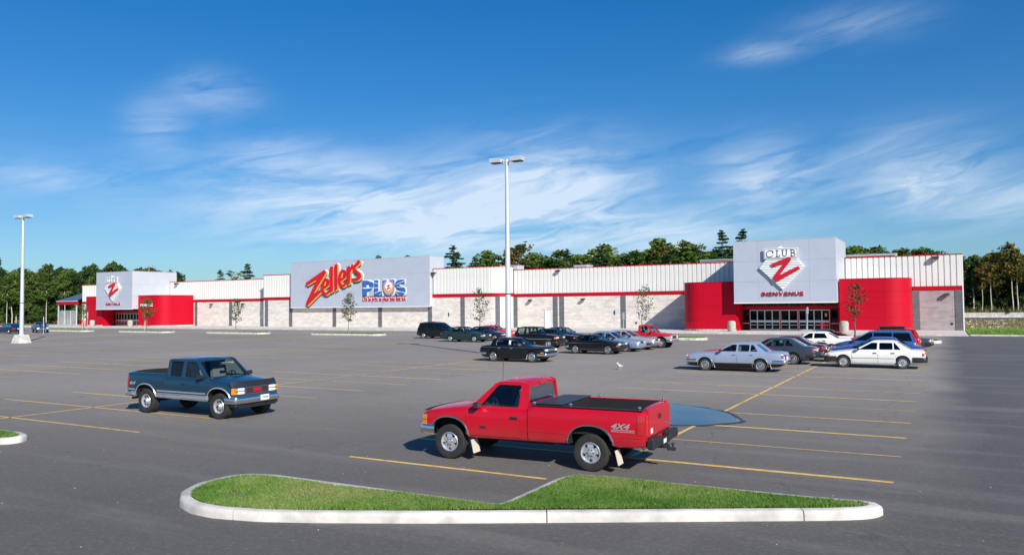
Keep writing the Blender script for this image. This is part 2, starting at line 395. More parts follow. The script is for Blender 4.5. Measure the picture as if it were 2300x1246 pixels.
# ------------------------------------------------------------------ mesh helpers
class MB:
    """collects faces, each with a material slot, into one mesh"""
    def __init__(s): s.v = []; s.f = []; s.m = []
    def face(s, pts, mi=0):
        b = len(s.v); s.v += [tuple(p) for p in pts]; s.f.append(tuple(range(b, b + len(pts)))); s.m.append(mi)
    def add(s, v, f, mi=0):
        b = len(s.v); s.v += [tuple(p) for p in v]
        for q in f: s.f.append(tuple(i + b for i in q)); s.m.append(mi)
    def box(s, x0, x1, y0, y1, z0, z1, mi=0, bev=0.0):
        if bev <= 0:
            v = [(x, y, z) for z in (z0, z1) for y in (y0, y1) for x in (x0, x1)]
            s.add(v, [(0, 2, 3, 1), (4, 5, 7, 6), (0, 1, 5, 4), (2, 6, 7, 3), (0, 4, 6, 2), (1, 3, 7, 5)], mi)
        else:
            B = bev
            rings = []
            for z, o in ((z0, B), (z0 + B, 0), (z1 - B, 0), (z1, B)):
                rings.append([(x0 + o + B, y0 + o, z), (x1 - o - B, y0 + o, z), (x1 - o, y0 + o + B, z), (x1 - o, y1 - o - B, z),
                              (x1 - o - B, y1 - o, z), (x0 + o + B, y1 - o, z), (x0 + o, y1 - o - B, z), (x0 + o, y0 + o + B, z)])
            s.loft(rings, mi, caps=True)
    def loft(s, rings, mi=0, closed=True, caps=False, loop=False):
        n = len(rings[0]); b = len(s.v)
        for r in rings: s.v += [tuple(p) for p in r]
        R = len(rings)
        for i in range(R if loop else R - 1):
            i2 = (i + 1) % R
            for j in range(n if closed else n - 1):
                k = (j + 1) % n
                s.f.append((b + i * n + j, b + i * n + k, b + i2 * n + k, b + i2 * n + j)); s.m.append(mi)
        if caps and not loop:
            s.f.append(tuple(b + j for j in reversed(range(n)))); s.m.append(mi)
            s.f.append(tuple(b + (R - 1) * n + j for j in range(n))); s.m.append(mi)
    def tube(s, pts, r, n=8, mi=0, caps=True):
        pts = [Vector([float(q) for q in p]) for p in pts]
        rs = [float(q) for q in r] if isinstance(r, (list, tuple)) else [float(r)] * len(pts)
        rings = []; ref = None
        for i, p in enumerate(pts):
            d = (pts[min(i + 1, len(pts) - 1)] - pts[max(i - 1, 0)]).normalized()
            if ref is None:
                ref = Vector((0, 0, 1)) if abs(d.z) < .9 else Vector((1, 0, 0))
            a = d.cross(ref).normalized(); c = d.cross(a)
            ref = a.cross(d).normalized() if False else ref
            rings.append([p + rs[i] * (cos(t) * a + sin(t) * c) for t in [2 * pi * k / n for k in range(n)]])
        s.loft(rings, mi, caps=caps)
    def lathe(s, prof, n=24, axis='Z', at=(0, 0, 0), mi=0, caps=False):
        """prof: list of (radius, height) along the axis"""
        rings = []
        for r, h in prof:
            ring = []
            for k in range(n):
                t = 2 * pi * k / n
                if axis == 'Z': p = (r * cos(t), r * sin(t), h)
                elif axis == 'Y': p = (r * cos(t), h, r * sin(t))
                else: p = (h, r * cos(t), r * sin(t))
                ring.append((p[0] + at[0], p[1] + at[1], p[2] + at[2]))
            rings.append(ring)
        s.loft(rings, mi, caps=caps)
    def prism(s, poly, d0, d1, axis='Y', mi=0, holes=()):
        """polygon in the two other axes, extruded along axis"""
        def P(a, b, d):
            return {'Y': (a, d, b), 'X': (d, a, b), 'Z': (a, b, d)}[axis]
        loops = [list(poly)] + [list(h) for h in holes]
        flat = [q for l in loops for q in l]
        tris = tessellate_polygon([[Vector((a, b, 0)) for a, b in l] for l in loops])
        b = len(s.v); n = len(flat)
        s.v += [P(a, c, d0) for a, c in flat] + [P(a, c, d1) for a, c in flat]
        for t in tris:
            s.f.append((b + t[0], b + t[1], b + t[2])); s.m.append(mi)
            s.f.append((b + n + t[2], b + n + t[1], b + n + t[0])); s.m.append(mi)
        o = 0
        for l in loops:
            k = len(l)
            for i in range(k):
                j = (i + 1) % k
                s.f.append((b + o + i, b + o + j, b + n + o + j, b + n + o + i)); s.m.append(mi)
            o += k
    def mesh(s, name, mats, smooth=None, recalc=True):
        me = bpy.data.meshes.new(name)
        me.from_pydata(s.v, [], s.f)
        for mt in mats: me.materials.append(MATS[mt] if isinstance(mt, str) else mt)
        if len(mats) > 1: me.polygons.foreach_set('material_index', s.m)
        if recalc:
            bm = bmesh.new(); bm.from_mesh(me)
            bmesh.ops.recalc_face_normals(bm, faces=bm.faces)
            bm.to_mesh(me); bm.free()
        if smooth is not None: set_smooth(me, smooth)
        me.update()
        return me
    def build(s, name, mats, parent=None, smooth=None, loc=None, rotz=None, recalc=True):
        if isinstance(mats, str): mats = [mats]
        return obj(name, s.mesh(name, mats, smooth, recalc), parent, loc, rotz)
def set_smooth(me, deg):
    me.polygons.foreach_set('use_smooth', [True] * len(me.polygons))
    me.set_sharp_from_angle(angle=radians(deg))
def obj(name, me, parent=None, loc=None, rotz=None):
    o = bpy.data.objects.new(name, me); COL.objects.link(o)
    if parent is not None: o.parent = parent
    if loc is not None: o.location = loc
    if rotz is not None: o.rotation_euler = (0, 0, rotz)
    return o
def empty(name, loc=(0, 0, 0), rotz=0.0):
    o = bpy.data.objects.new(name, None); COL.objects.link(o)
    o.location = loc; o.rotation_euler = (0, 0, rotz); o.empty_display_size = .3
    return o
def tag(o, label, cat, group=None):
    o['label'] = label; o['category'] = cat
    if group: o['group'] = group
    return o
def structure(o): o['kind'] = 'structure'; return o
def stuff(o, label=None, cat=None):
    o['kind'] = 'stuff'
    if label: o['label'] = label
    if cat: o['category'] = cat
    return o
def dup(root, loc, rotz=0.0, scale=None, label=None, group=None):
    r = root.copy(); COL.objects.link(r); r.location = loc; r.rotation_euler = (0, 0, rotz)
    if scale: r.scale = scale
    if label: r['label'] = label
    if group: r['group'] = group
    for ch in list(root.children):
        c = ch.copy(); COL.objects.link(c); c.parent = r
        for g in list(ch.children):
            d = g.copy(); COL.objects.link(d); d.parent = c
    return r
def fast_mesh(name, v, f, mats, tone=None):
    """numpy vertices (n,3) and faces (m,k)"""
    me = bpy.data.meshes.new(name)
    n, (mm, k) = len(v), f.shape
    me.vertices.add(n); me.vertices.foreach_set('co', np.asarray(v, np.float32).ravel())
    me.loops.add(mm * k); me.loops.foreach_set('vertex_index', f.astype(np.int32).ravel())
    me.polygons.add(mm); me.polygons.foreach_set('loop_start', np.arange(0, mm * k, k, dtype=np.int32))
    for mt in mats: me.materials.append(MATS[mt])
    if tone is not None:
        at = me.attributes.new('tone', 'FLOAT', 'POINT'); at.data.foreach_set('value', np.asarray(tone, np.float32))
    me.update(calc_edges=True); me.validate()
    return me
def text_mesh(txt, size, extr, mats, offset=0.0, shear=0.0):
    cu = bpy.data.curves.new('lettering', 'FONT')
    cu.body = txt; cu.size = size; cu.extrude = extr; cu.offset = offset; cu.shear = shear
    cu.resolution_u = 3
    o = bpy.data.objects.new('lettering', cu); COL.objects.link(o)
    dg = bpy.context.evaluated_depsgraph_get()
    me = bpy.data.meshes.new_from_object(o.evaluated_get(dg))
    bpy.data.objects.remove(o); bpy.data.curves.remove(cu)
    me.materials.clear()
    for mt in mats: me.materials.append(MATS[mt])
    return me
def xf_mesh(me, mat4): me.transform(mat4); me.update(); return me
def ribbon(path, w):
    """closed outline of a stroke of width w along a 2-D path"""
    L, R = [], []
    n = len(path)
    for i, p in enumerate(path):
        a = path[max(i - 1, 0)]; b = path[min(i + 1, n - 1)]
        dx, dy = b[0] - a[0], b[1] - a[1]; l = sqrt(dx * dx + dy * dy) or 1
        ww = w if not isinstance(w, (list, tuple)) else w[i]
        nx, ny = -dy / l * ww / 2, dx / l * ww / 2
        L.append((p[0] + nx, p[1] + ny)); R.append((p[0] - nx, p[1] - ny))
    return L + R[::-1]
def inflate(poly, d):
    """push a polygon's outline outwards by d"""
    n = len(poly)
    area = sum(poly[i][0] * poly[(i + 1) % n][1] - poly[(i + 1) % n][0] * poly[i][1] for i in range(n))
    sg = 1 if area > 0 else -1
    out = []
    for i in range(n):
        p0, p1, p2 = poly[i - 1], poly[i], poly[(i + 1) % n]
        def nrm(a, b):
            dx, dy = b[0] - a[0], b[1] - a[1]; l = sqrt(dx * dx + dy * dy) or 1
            return dy / l * sg, -dx / l * sg
        a, b = nrm(p0, p1), nrm(p1, p2)
        mx, my = a[0] + b[0], a[1] + b[1]; l = sqrt(mx * mx + my * my) or 1
        mx, my = mx / l, my / l
        k = d / max(.45, mx * a[0] + my * a[1])
        out.append((p1[0] + mx * k, p1[1] + my * k))
    return out
def round_poly(poly, r, n=3):
    out = []
    N = len(poly)
    for i in range(N):
        p = Vector(poly[i]); a = Vector(poly[i - 1]); b = Vector(poly[(i + 1) % N])
        da, db = (a - p), (b - p)
        rr = min(r, da.length * .45, db.length * .45)
        s0 = p + da.normalized() * rr; s1 = p + db.normalized() * rr
        for k in range(n + 1):
            t = k / n
            q = s0 * (1 - t) ** 2 + p * 2 * t * (1 - t) + s1 * t * t
            out.append((q.x, q.y))
    return out
# ================================================================== ground, lot, sidewalk
def sheet(name, x0, x1, y0, y1, z, mat, nx=1, ny=1):
    b = MB()
    for i in range(nx):
        for j in range(ny):
            xa, xb = x0 + (x1 - x0) * i / nx, x0 + (x1 - x0) * (i + 1) / nx
            ya, yb = y0 + (y1 - y0) * j / ny, y0 + (y1 - y0) * (j + 1) / ny
            b.face([(xa, ya, z), (xb, ya, z), (xb, yb, z), (xa, yb, z)])
    return structure(b.build(name, [mat], recalc=False))
ground = sheet('ground', -3000, 3000, -3000, 3000, -0.03, 'rough_grass')
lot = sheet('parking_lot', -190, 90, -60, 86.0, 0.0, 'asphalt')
SPINES = [-5.9 - 18.75 * k for k in range(7)]
LINE_W = .105
def line(x0, x1, y0, y1):
    b = MB(); z = .005
    n = max(2, int(max(x1 - x0, y1 - y0) / 1.2))
    P = []
    for i in range(n + 1):
        t = i / n
        if x1 - x0 > y1 - y0:
            jx = random.uniform(-.008, .008)
            P.append(((x0 + (x1 - x0) * t, y0 + jx, z), (x0 + (x1 - x0) * t, y1 + jx, z)))
        else:
            jx = random.uniform(-.012, .012)
            P.append(((x1 + jx, y0 + (y1 - y0) * t, z), (x0 + jx, y0 + (y1 - y0) * t, z)))
    for a, c in zip(P, P[1:]): b.face([a[0], c[0], c[1], a[1]])
    return b.build('parking_line', ['line_yellow'], lot, recalc=False)
LINE_Y = [12.87 + 2.58 * k for k in range(21)]
for si, sx in enumerate(SPINES[:6]):
    for k, ly in enumerate(LINE_Y):
        x0, x1 = sx - 5.4, sx + 5.0
        if si == 0 and k == 0: x1 = -6.55
        if si == 1 and k == 0: x0, x1 = sx - 5.2, sx + 6.15
        if si == 1 and k == 1: x1 = sx + 6.35
        if si >= 2: x0, x1 = sx - 5.3, sx + 5.3
        line(x0, x1, ly - LINE_W / 2 + random.uniform(-.05, .05), ly + LINE_W / 2 + random.uniform(-.02, .02))
    y0 = 15.6 if si == 0 else 11.4
    line(sx - LINE_W / 2, sx + LINE_W / 2, y0, LINE_Y[-1])

# puddle left by the red truck, its wet rim and the smaller one behind
def blob_sheet(name, pts, z, mat, jit=.06, n=3, seed=1):
    r = random.Random(seed); P = []
    N = len(pts)
    for i in range(N):
        p0, p1, p2, p3 = [Vector(pts[(i + k) % N]) for k in (-1, 0, 1, 2)]
        for k in range(n):
            t = k / n
            q = .5 * ((2 * p1) + (-p0 + p2) * t + (2 * p0 - 5 * p1 + 4 * p2 - p3) * t * t + (-p0 + 3 * p1 - 3 * p2 + p3) * t ** 3)
            P.append((q.x + r.uniform(-jit, jit), q.y + r.uniform(-jit, jit)))
    tris = tessellate_polygon([[Vector((a, b, 0)) for a, b in P]])
    b = MB(); b.add([(x, y, z) for x, y in P], tris)
    o = b.build(name, [mat], recalc=False)
    me = o.data
    bm = bmesh.new(); bm.from_mesh(me)
    for f in bm.faces:
        if f.normal.z < 0: f.normal_flip()
    bm.to_mesh(me); bm.free()
    return o, P
PUD = [(-9.3, 20.6), (-7.4, 20.15), (-6.2, 20.2), (-5.5, 20.75), (-5.0, 21.5), (-5.25, 22.1), (-5.7, 23.0), (-6.7, 23.9), (-8.0, 24.45),
       (-9.0, 24.9), (-9.4, 25.1), (-10.0, 24.6), (-10.3, 24.2), (-11.2, 24.1), (-11.9, 23.4), (-11.3, 22.2), (-10.4, 21.2)]
rim, _ = blob_sheet('wet_asphalt', [((x + 8) * 1.05 - 8, (y - 22.4) * 1.05 + 22.4) for x, y in PUD], .0078, 'wet_asphalt', .06, 4, 3)
structure(rim)
pud, _ = blob_sheet('puddle', PUD, .0115, 'puddle_water', .03, 4, 5)
structure(pud)

# raised sidewalk in front of the store: concrete slabs with joints
side = structure(MB().build('sidewalk', ['concrete'])) if False else None
def sidewalk():
    b = MB()
    b.box(-172, 1.75, 85.18, 100.5, -.02, .12)
    s = structure(b.build('sidewalk', ['rough_concrete']))
    slab = MB(); slab.box(0, 2.985, 0, 2.985, 0, .034, bev=.012)
    me = slab.mesh('slab', [MATS['concrete']])
    k = 0
    for i in range(58):
        for j in range(2):
            x = -172 + 3.0 * i
            if x > 1.7 - 2.9: continue
            obj('slab', me, s, (x, 85.2 + 3.0 * j, .121 + random.uniform(0, .002)))
    # broad poured strip against the wall
    b2 = MB(); b2.box(-172, 1.7, 91.25, 97.9, .12, .152)
    b2.build('poured_strip', ['concrete'], s)
    b4 = MB(); b4.box(-1.0, 1.7, 85.2, 91.24, .12, .152); b4.build('poured_corner', ['concrete'], s)
    kerb = MB(); kerb.box(0, 2.99, 0, .17, -.02, .15, bev=.02)
    km = kerb.mesh('kerb_section', [MATS['kerb_concrete']])
    for i in range(58):
        obj('kerb_section', km, s, (-172.2 + 3.0 * i, 85.0, random.uniform(0, .003)))
    return s
walk = sidewalk()

# ------------------------------------------------------------------ kerbed islands
def resample(P, d):
    out = []; n = len(P)
    for i in range(n):
        a, b = Vector(P[i]), Vector(P[(i + 1) % n])
        k = max(1, int((b - a).length / d))
        for j in range(k): 
            q = a.lerp(b, j / k); out.append((q.x, q.y))
    return out
def offset_in(P, d): return inflate(P, -d)
def island(P, joints, label, group=None, width=.19, h=.15, mound=.05, blades=None, tall=.055, seg=.16, blade_w=.010, bald=()):
    cx = sum(p[0] for p in P) / len(P); cy = sum(p[1] for p in P) / len(P)
    root = empty('kerbed_island', (cx, cy, 0))
    tag(root, label, 'traffic island', group)
    R_ = resample(P, seg)
    for _ in range(1 if seg < .3 else 2): R_ = [q for i in range(len(R_)) for q in ((R_[i][0] * .75 + R_[(i + 1) % len(R_)][0] * .25, R_[i][1] * .75 + R_[(i + 1) % len(R_)][1] * .25), (R_[i][0] * .25 + R_[(i + 1) % len(R_)][0] * .75, R_[i][1] * .25 + R_[(i + 1) % len(R_)][1] * .75))]
    R_ = R_[::2] if len(R_) > 260 else R_
    Q = [(x - cx, y - cy) for x, y in R_]
    I = offset_in(Q, width); I2 = offset_in(Q, width - .03); T = offset_in(Q, .045); M = offset_in(Q, .015)
    n = len(Q)
    cuts = set()
    for jx, jy in joints:
        cuts.add(min(range(n), key=lambda i: (Q[i][0] + cx - jx) ** 2 + (Q[i][1] + cy - jy) ** 2))
    cuts = sorted(cuts) or [0]
    for ci, c in enumerate(cuts):
        e = cuts[(ci + 1) % len(cuts)]
        idx = []; i = c
        while True:
            idx.append(i); i = (i + 1) % n
            if i == e: idx.append(e); break
        rings = []
        for q in idx:
            rings.append([(*Q[q], -.03), (*Q[q], h * .55), (*M[q], h * .86), (*T[q], h), (*I2[q], h), (*I[q], h - .03), (*I[q], -.03)])
        if len(cuts) > 1:      # a narrow open joint at each end
            for a, b_ in ((0, 1), (-1, -2)):
                A, B = rings[a], rings[b_]
                L = (Vector(A[0]) - Vector(B[0])).length
                t = .008 / max(L, .02)
                rings[a] = [tuple(Vector(p).lerp(Vector(r), t)) for p, r in zip(A, B)]
        b = MB(); b.loft(rings, closed=False, caps=True)
        b.build('kerb_section', ['kerb_concrete'], root, smooth=40)
    # soil/turf body
    tris = tessellate_polygon([[Vector((*p, 0)) for p in I]])
    b = MB(); b.add([(x, y, h - .015) for x, y in I], tris)
    t = b.build('turf_bed', ['soil' if blades and blades > 20000 else 'turf'], root, recalc=False)
    if blades:
        grass(I, blades, tall, h - .02, (cx, cy), mound, blade_w, bald)
    return root, I
def in_poly(px, py, P):
    ins = np.zeros(len(px), bool)
    n = len(P)
    for i in range(n):
        x0, y0 = P[i]; x1, y1 = P[(i + 1) % n]
        if y0 == y1: continue
        c = ((y0 > py) != (y1 > py)) & (px < (x1 - x0) * (py - y0) / (y1 - y0) + x0)
        ins ^= c
    return ins
def vnoise(x, y, s, seed=0):
    """smooth value noise"""
    r = np.random.default_rng(seed); T = r.random((64, 64))
    u, v = x * s + 100.3, y * s + 77.7
    i, j = np.floor(u).astype(int), np.floor(v).astype(int); fu, fv = u - i, v - j
    fu = fu * fu * (3 - 2 * fu); fv = fv * fv * (3 - 2 * fv)
    g = lambda a, b: T[a % 64, b % 64]
    return (g(i, j) * (1 - fu) + g(i + 1, j) * fu) * (1 - fv) + (g(i, j + 1) * (1 - fu) + g(i + 1, j + 1) * fu) * fv
def grass(P, count, tall, z, org, mound=.0, bw=.010, bald=(), mat='grass_blade', name='grass', label='short mown lawn grass on the kerbed traffic island'):
    xs = [p[0] for p in P]; ys = [p[1] for p in P]
    A = (max(xs) - min(xs)) * (max(ys) - min(ys))
    px = RNG.uniform(min(xs), max(xs), count * 3); py = RNG.uniform(min(ys), max(ys), count * 3)
    k = in_poly(px, py, P); px, py = px[k][:count], py[k][:count]
    dens = .55 + .9 * vnoise(px, py, .9, 3)
    for bx, by, br in bald:
        d = np.hypot(px - (bx - org[0]), (py - (by - org[1])) * 1.6); dens = np.where(d < br, dens * np.clip((d / br) ** 2 * .9, .04, 1), dens)
    k = RNG.random(len(px)) < dens; px, py = px[k], py[k]
    n = len(px)
    pz = z + mound * vnoise(px, py, .35, 9)
    a = RNG.uniform(0, 2 * pi, n); h = tall * (RNG.uniform(.5, 1.25, n)) * (.65 + .8 * vnoise(px, py, 1.3, 5))
    w = bw * RNG.uniform(.7, 1.4, n); le = h * RNG.uniform(.15, .9, n); la = RNG.uniform(0, 2 * pi, n)
    v = np.empty((n, 3, 3))
    v[:, 0] = np.c_[px - w * np.cos(a), py - w * np.sin(a), pz]
    v[:, 1] = np.c_[px + w * np.cos(a), py + w * np.sin(a), pz]
    v[:, 2] = np.c_[px + le * np.cos(la), py + le * np.sin(la), pz + h]
    f = np.arange(n * 3).reshape(n, 3)
    tone = np.clip(.75 * vnoise(px, py, .8, 11) + .35 * vnoise(px, py, 3.1, 12) + .4 * RNG.random(n) - .25, 0, 1)
    o = obj(name, fast_mesh(name, v.reshape(-1, 3), f, [mat], np.repeat(tone, 3)), None, (org[0], org[1], 0))
    stuff(o, label, 'grass')
    return o
P0 = [(-11.62, 9.85), (-11.62, 9.2), (-11.35, 8.66), (-10.95, 8.34), (-10.45, 8.15), (-9.9, 8.12), (-9.1, 8.32), (-8.32, 8.66), (-6.8, 9.42), (-5.27, 10.26), (-3.3, 11.36),
      (-1.5, 12.36), (-1.08, 12.66), (-.90, 12.95), (-.95, 13.15), (-1.15, 13.22), (-2.0, 13.12), (-5.5, 13.0), (-5.85, 12.93), (-6.05, 12.75), (-6.14, 12.4), (-6.14, 10.42), (-10.9, 10.36), (-11.3, 10.25), (-11.52, 10.08)]
main_island, _ = island(P0, [(-5.27, 10.26), (-1.95, 12.1), (-11.6, 9.3), (-6.14, 10.42), (-9.6, 8.2), (-3.4, 13.05)],
                        'grassy traffic island with a notched back edge in front of the red pickup', blades=150000, tall=.038, mound=.05,
                        bald=[(-10.35, 8.95, .5), (-9.5, 9.7, .3), (-10.9, 9.5, .3), (-7.6, 9.6, .25), (-4.4, 12.3, .3)])
P1 = [(-19.75, 10.3), (-19.72, 10.55), (-19.95, 10.85), (-20.5, 11.0), (-24.5, 10.9), (-29.0, 10.5), (-29.6, 9.5), (-29.0, 8.7), (-27, 8.6), (-24, 9.0), (-21.5, 9.45), (-20.2, 9.85)]
island(P1, [(-24.4, 8.95), (-29, 10.5)], 'kerbed grass island near the dark blue pickup', blades=40000, tall=.05)
def small_island(cx, label):
    P = []
    L_, D = 5.55, 1.15
    for k in range(25): pass
    for sgn in (1, -1):
        for k in range(9):
            t = -pi / 2 + pi * k / 8
            P.append((cx + sgn * (L_ - D + D * cos(t)), 70.3 + sgn * D * sin(t)))
    isl, I = island(P, [(cx, 69.1), (cx - 4, 71.4), (cx + 3, 71.4), (cx + 5.5, 70.3), (cx - 5.5, 70.3)], label, 'small islands at the end of the parking rows',
                    seg=.4, h=.2, width=.3, blades=9000, tall=.09, blade_w=.03)
    return isl
names = {0: 'oblong kerbed island with a sapling, behind the white sedan by the entrance under BIENVENUE', 1: 'oblong kerbed island with a sapling, behind the red and silver pickup',
         2: 'oblong kerbed island with a sapling, behind the parked black minivan', 3: 'oblong kerbed island with a sapling, before the wide grey sign wall',
         4: 'oblong kerbed island with a sapling, before the pale block wall left of the sign wall', 5: 'oblong kerbed island before the red wall with the restaurant lettering',
         6: 'oblong kerbed island before the fenced garden enclosure'}
for k, sx in enumerate(SPINES): small_island(sx, names[k])

# east side: lawn, gravel yard, road kerbs
sheet('lawn', 1.9, 70, 87.3, 108, .03, 'turf')
b = MB(); b.box(1.9, 6.6, 86.0, 86.25, -.02, .13, bev=.02); 
lk = b.build('lawn_kerb', ['kerb_concrete']); tag(lk, 'low concrete kerb along the lawn beside the store', 'kerb')
grass([(1.9, 87.2), (40, 87.2), (40, 108), (1.9, 108)], 30000, .22, .02, (0, 0), .05, .05, name='lawn_grass', label='lawn grass growing beside the store end wall')
sheet('gravel_yard', 1.9, 120, 108, 168, .012, 'gravel')
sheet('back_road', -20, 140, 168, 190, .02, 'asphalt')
for y, z, lab in ((192, .35, 'white concrete barrier along the near side of the back road'), (206, .55, 'white concrete barrier along the far side of the back road')):
    root = empty('road_barrier', (60, y, 0)); tag(root, lab, 'barrier')
    sec = MB(); sec.prism([(-.28, 0), (.28, 0), (.28, .1), (.14, .3), (.1, z + .35), (-.1, z + .35), (-.14, .3), (-.28, .1)], 0, 3.95, axis='X'); sme = sec.mesh('barrier_section', [MATS['kerb_concrete']])
    for k in range(24): obj('barrier_section', sme, root, (-58 + 4.0 * k, 0, 0))
# weedy rubble in the yard
n = 500
px = RNG.uniform(2, 32, n); py = RNG.uniform(110, 165, n)
b = MB()
for x, y in zip(px, py):
    r = random.uniform(.06, .3); 
    ring = lambda z, s: [(x + r * s * random.uniform(.7, 1.2) * cos(t), y + r * s * random.uniform(.7, 1.2) * sin(t), z) for t in (0, 1.2, 2.5, 3.8, 5.0)]
    b.loft([ring(0, 1), ring(r * .5, .9), ring(r * .8, .4)], caps=True)
o = b.build('rubble', ['rough_concrete'], recalc=False); stuff(o, 'broken stones scattered over the gravel yard beside the store', 'rubble')
grass([(1.9, 110), (40, 108), (48, 166), (1.9, 166)], 16000, .3, .0, (0, 0), .05, .05, mat='dry_grass', name='yard_weeds', label='weeds and dry grass in the gravel yard')
grass([(-10, 207), (60, 207), (70, 245), (-10, 245)], 30000, 1.6, -.05, (0, 0), .3, .12, mat='dry_grass', name='verge_grass', label='tall dry grass at the foot of the trees beyond the road')
grass([(-300, 118), (-175, 112), (-168, 118), (-175, 150), (-300, 150)], 26000, 1.3, -.05, (0, 0), .3, .12, mat='dry_grass', name='verge_weeds', label='tall weeds at the foot of the trees west of the store')
# grit scattered over the near asphalt
n = 380
px = RNG.uniform(-26, 2, n); py = RNG.uniform(4.0, 30, n); r = RNG.uniform(.004, .012, n)
v = np.empty((n, 5, 3))
for k, (dx, dy) in enumerate(((-1, -1), (1, -.8), (.9, 1), (-1, .9))):
    v[:, k] = np.c_[px + dx * r, py + dy * r * RNG.uniform(.6, 1.2, n), np.full(n, .001)]
v[:, 4] = np.c_[px, py, .001 + r * .9]
f = np.concatenate([np.c_[np.arange(n) * 5 + a, np.arange(n) * 5 + (a + 1) % 4, np.arange(n) * 5 + 4] for a in range(4)])
o = obj('grit', fast_mesh('grit', v.reshape(-1, 3), f, ['kerb_concrete'])); stuff(o, 'pale stones and grit strewn on the asphalt', 'grit')
# ================================================================== the store
YM, YB = 98.0, 95.5                   # main wall plane, centre bay plane
ROOT = Vector((-80, 98, .15))
store = empty('store_building', ROOT)
tag(store, 'long low department store with pale block walls, white ribbed siding and red trim', 'store')
def spart(b, name, mats, parent=None, smooth=None, recalc=True):
    if isinstance(mats, str): mats = [mats]
    o = b.build(name, mats, parent or store, smooth, recalc=recalc)
    if parent is None or parent is store: o.location = -ROOT
    return o
b = MB(); b.box(-160.3, 1.35, 98.45, 150, .0, 8.15); spart(b, 'building_core', 'roof_membrane')
b = MB(); b.box(1.36, 1.62, 98.4, 150, .1, 4.6); spart(b, 'end_wall', 'white_block')
# block wall bays between the pilasters
def wall_bays(x0, x1, y, z0, z1, pil, thick=.42):
    xs = [x0] + [p for p in pil] + [x1]
    for a, c in zip(xs, xs[1:]):
        if c - a < .05: continue
        b = MB(); b.box(a, c - .004, y, y + thick, z0, z1); spart(b, 'block_wall', 'ash_block' if a > -4 else 'white_block')
    for p in pil:
        b = MB(); b.box(p - .36, p + .36, y - .06, y + .1, z0, z1); spart(b, 'pilaster', 'grey_block')
PIL_R = [-55.1 + .4, -48.2, -47.2 , -38.0, -2.95, 1.24]
wall_bays(-57.5, 1.62, YM, .1, 4.58, PIL_R)
PIL_L = [-124.2, -114.7]
wall_bays(-160.5, -103.4, YM, .1, 4.58, PIL_L)
PIL_B = [-102.75, -97.0, -87.2, -77.7, -68.1, -62.2]
wall_bays(-103.5, -57.5, YB, .1, 4.68, PIL_B)
b = MB(); b.box(-103.5, -103.08, 95.92, 98.0, .1, 4.68); spart(b, 'return_wall', 'white_block')
# rounded east corner of the centre bay
def arc(cx, cy, r, a0, a1, n): return [(cx + r * cos(a0 + (a1 - a0) * k / n), cy + r * sin(a0 + (a1 - a0) * k / n)) for k in range(n + 1)]
def curved(path, z0, z1, name, mat, thick=.25, off=0.0):
    P = path
    n = len(P); rings = []
    for i, p in enumerate(P):
        a = P[max(i - 1, 0)]; c = P[min(i + 1, n - 1)]
        dx, dy = c[0] - a[0], c[1] - a[1]; l = sqrt(dx * dx + dy * dy)
        nx, ny = dy / l, -dx / l          # outward (right of travel +x is -y)
        o0 = (p[0] + nx * off, p[1] + ny * off); o1 = (p[0] - nx * thick, p[1] - ny * thick)
        rings.append([(*o0, z0), (*o0, z1), (*o1, z1), (*o1, z0)])
    b = MB(); b.loft(rings, caps=True)
    return spart(b, name, mat, smooth=30)
bay_arc = arc(-57.5, 98.0, 2.5, -pi / 2, 0, 10)
curved(bay_arc, .1, 4.68, 'curved_block_wall', 'white_block')
for k in (3,):
    a = -pi / 2 + pi / 2 * k / 10
    curved(arc(-57.5, 98.0, 2.5, a - .13, a + .13, 3), .1, 4.68, 'pilaster', 'grey_block', .1, .06)
# red band
def band(x0, x1, y, z0, z1):
    b = MB(); b.box(x0, x1, y - .05, y + .05, z0, z1, bev=.008); spart(b, 'red_band', 'red_trim')
band(-54.95, -28.2, YM, 4.585, 5.06); band(-3.25, 1.66, YM, 4.585, 5.06); band(-160.55, -149.7, YM, 4.585, 5.06); band(-124.85, -103.55, YM, 4.585, 5.06)
band(-103.55, -57.5, YB, 4.685, 5.18)
curved(bay_arc, 4.685, 5.18, 'red_band', 'red_trim', .05, .05)
# ribbed siding, panel by panel
def siding_mesh(w, h):
    b = MB()
    pr = [(0, 0), (.11, 0), (.13, -.09), (w - .02, -.09), (w - .002, 0)]
    b.loft([[(x, y, 0) for x, y in pr], [(x, y, h) for x, y in pr]], closed=False)
    b.face([(x, y, 0) for x, y in pr]); b.face([(x, y, h) for x, y in pr])
    return b.mesh('siding_panel', [MATS['siding']], recalc=True)
SW = .6
sm_main, sm_bay = siding_mesh(SW, 3.42), siding_mesh(SW, 3.78)
def siding(x0, x1, y, z, me):
    b = MB(); b.box(x0, x1, y + .012, y + .2, z, z + (3.42 if me is sm_main else 3.78)); spart(b, 'siding_backing', 'siding')
    n = int(round((x1 - x0) / SW)); sc = (x1 - x0) / (n * SW)
    for i in range(n):
        o = obj('siding_panel', me, store, Vector((x0 + i * SW * sc, y, z)) - ROOT); o.scale = (sc, 1, 1)
siding(-54.95, -21.35, YM, 5.07, sm_main)
siding(-10.25, 1.62, YM, 5.07, sm_main)
siding(-160.5, -142.75, YM, 5.07, sm_main)
siding(-131.75, -103.5, YM, 5.07, sm_main)
siding(-103.5, -96.4, YB, 5.19, sm_bay)
siding(-67.5, -57.5, YB, 5.19, sm_bay)
b = MB(); b.box(-103.5, -103.3, 95.7, 98, 5.19, 8.97); spart(b, 'return_siding', 'siding')
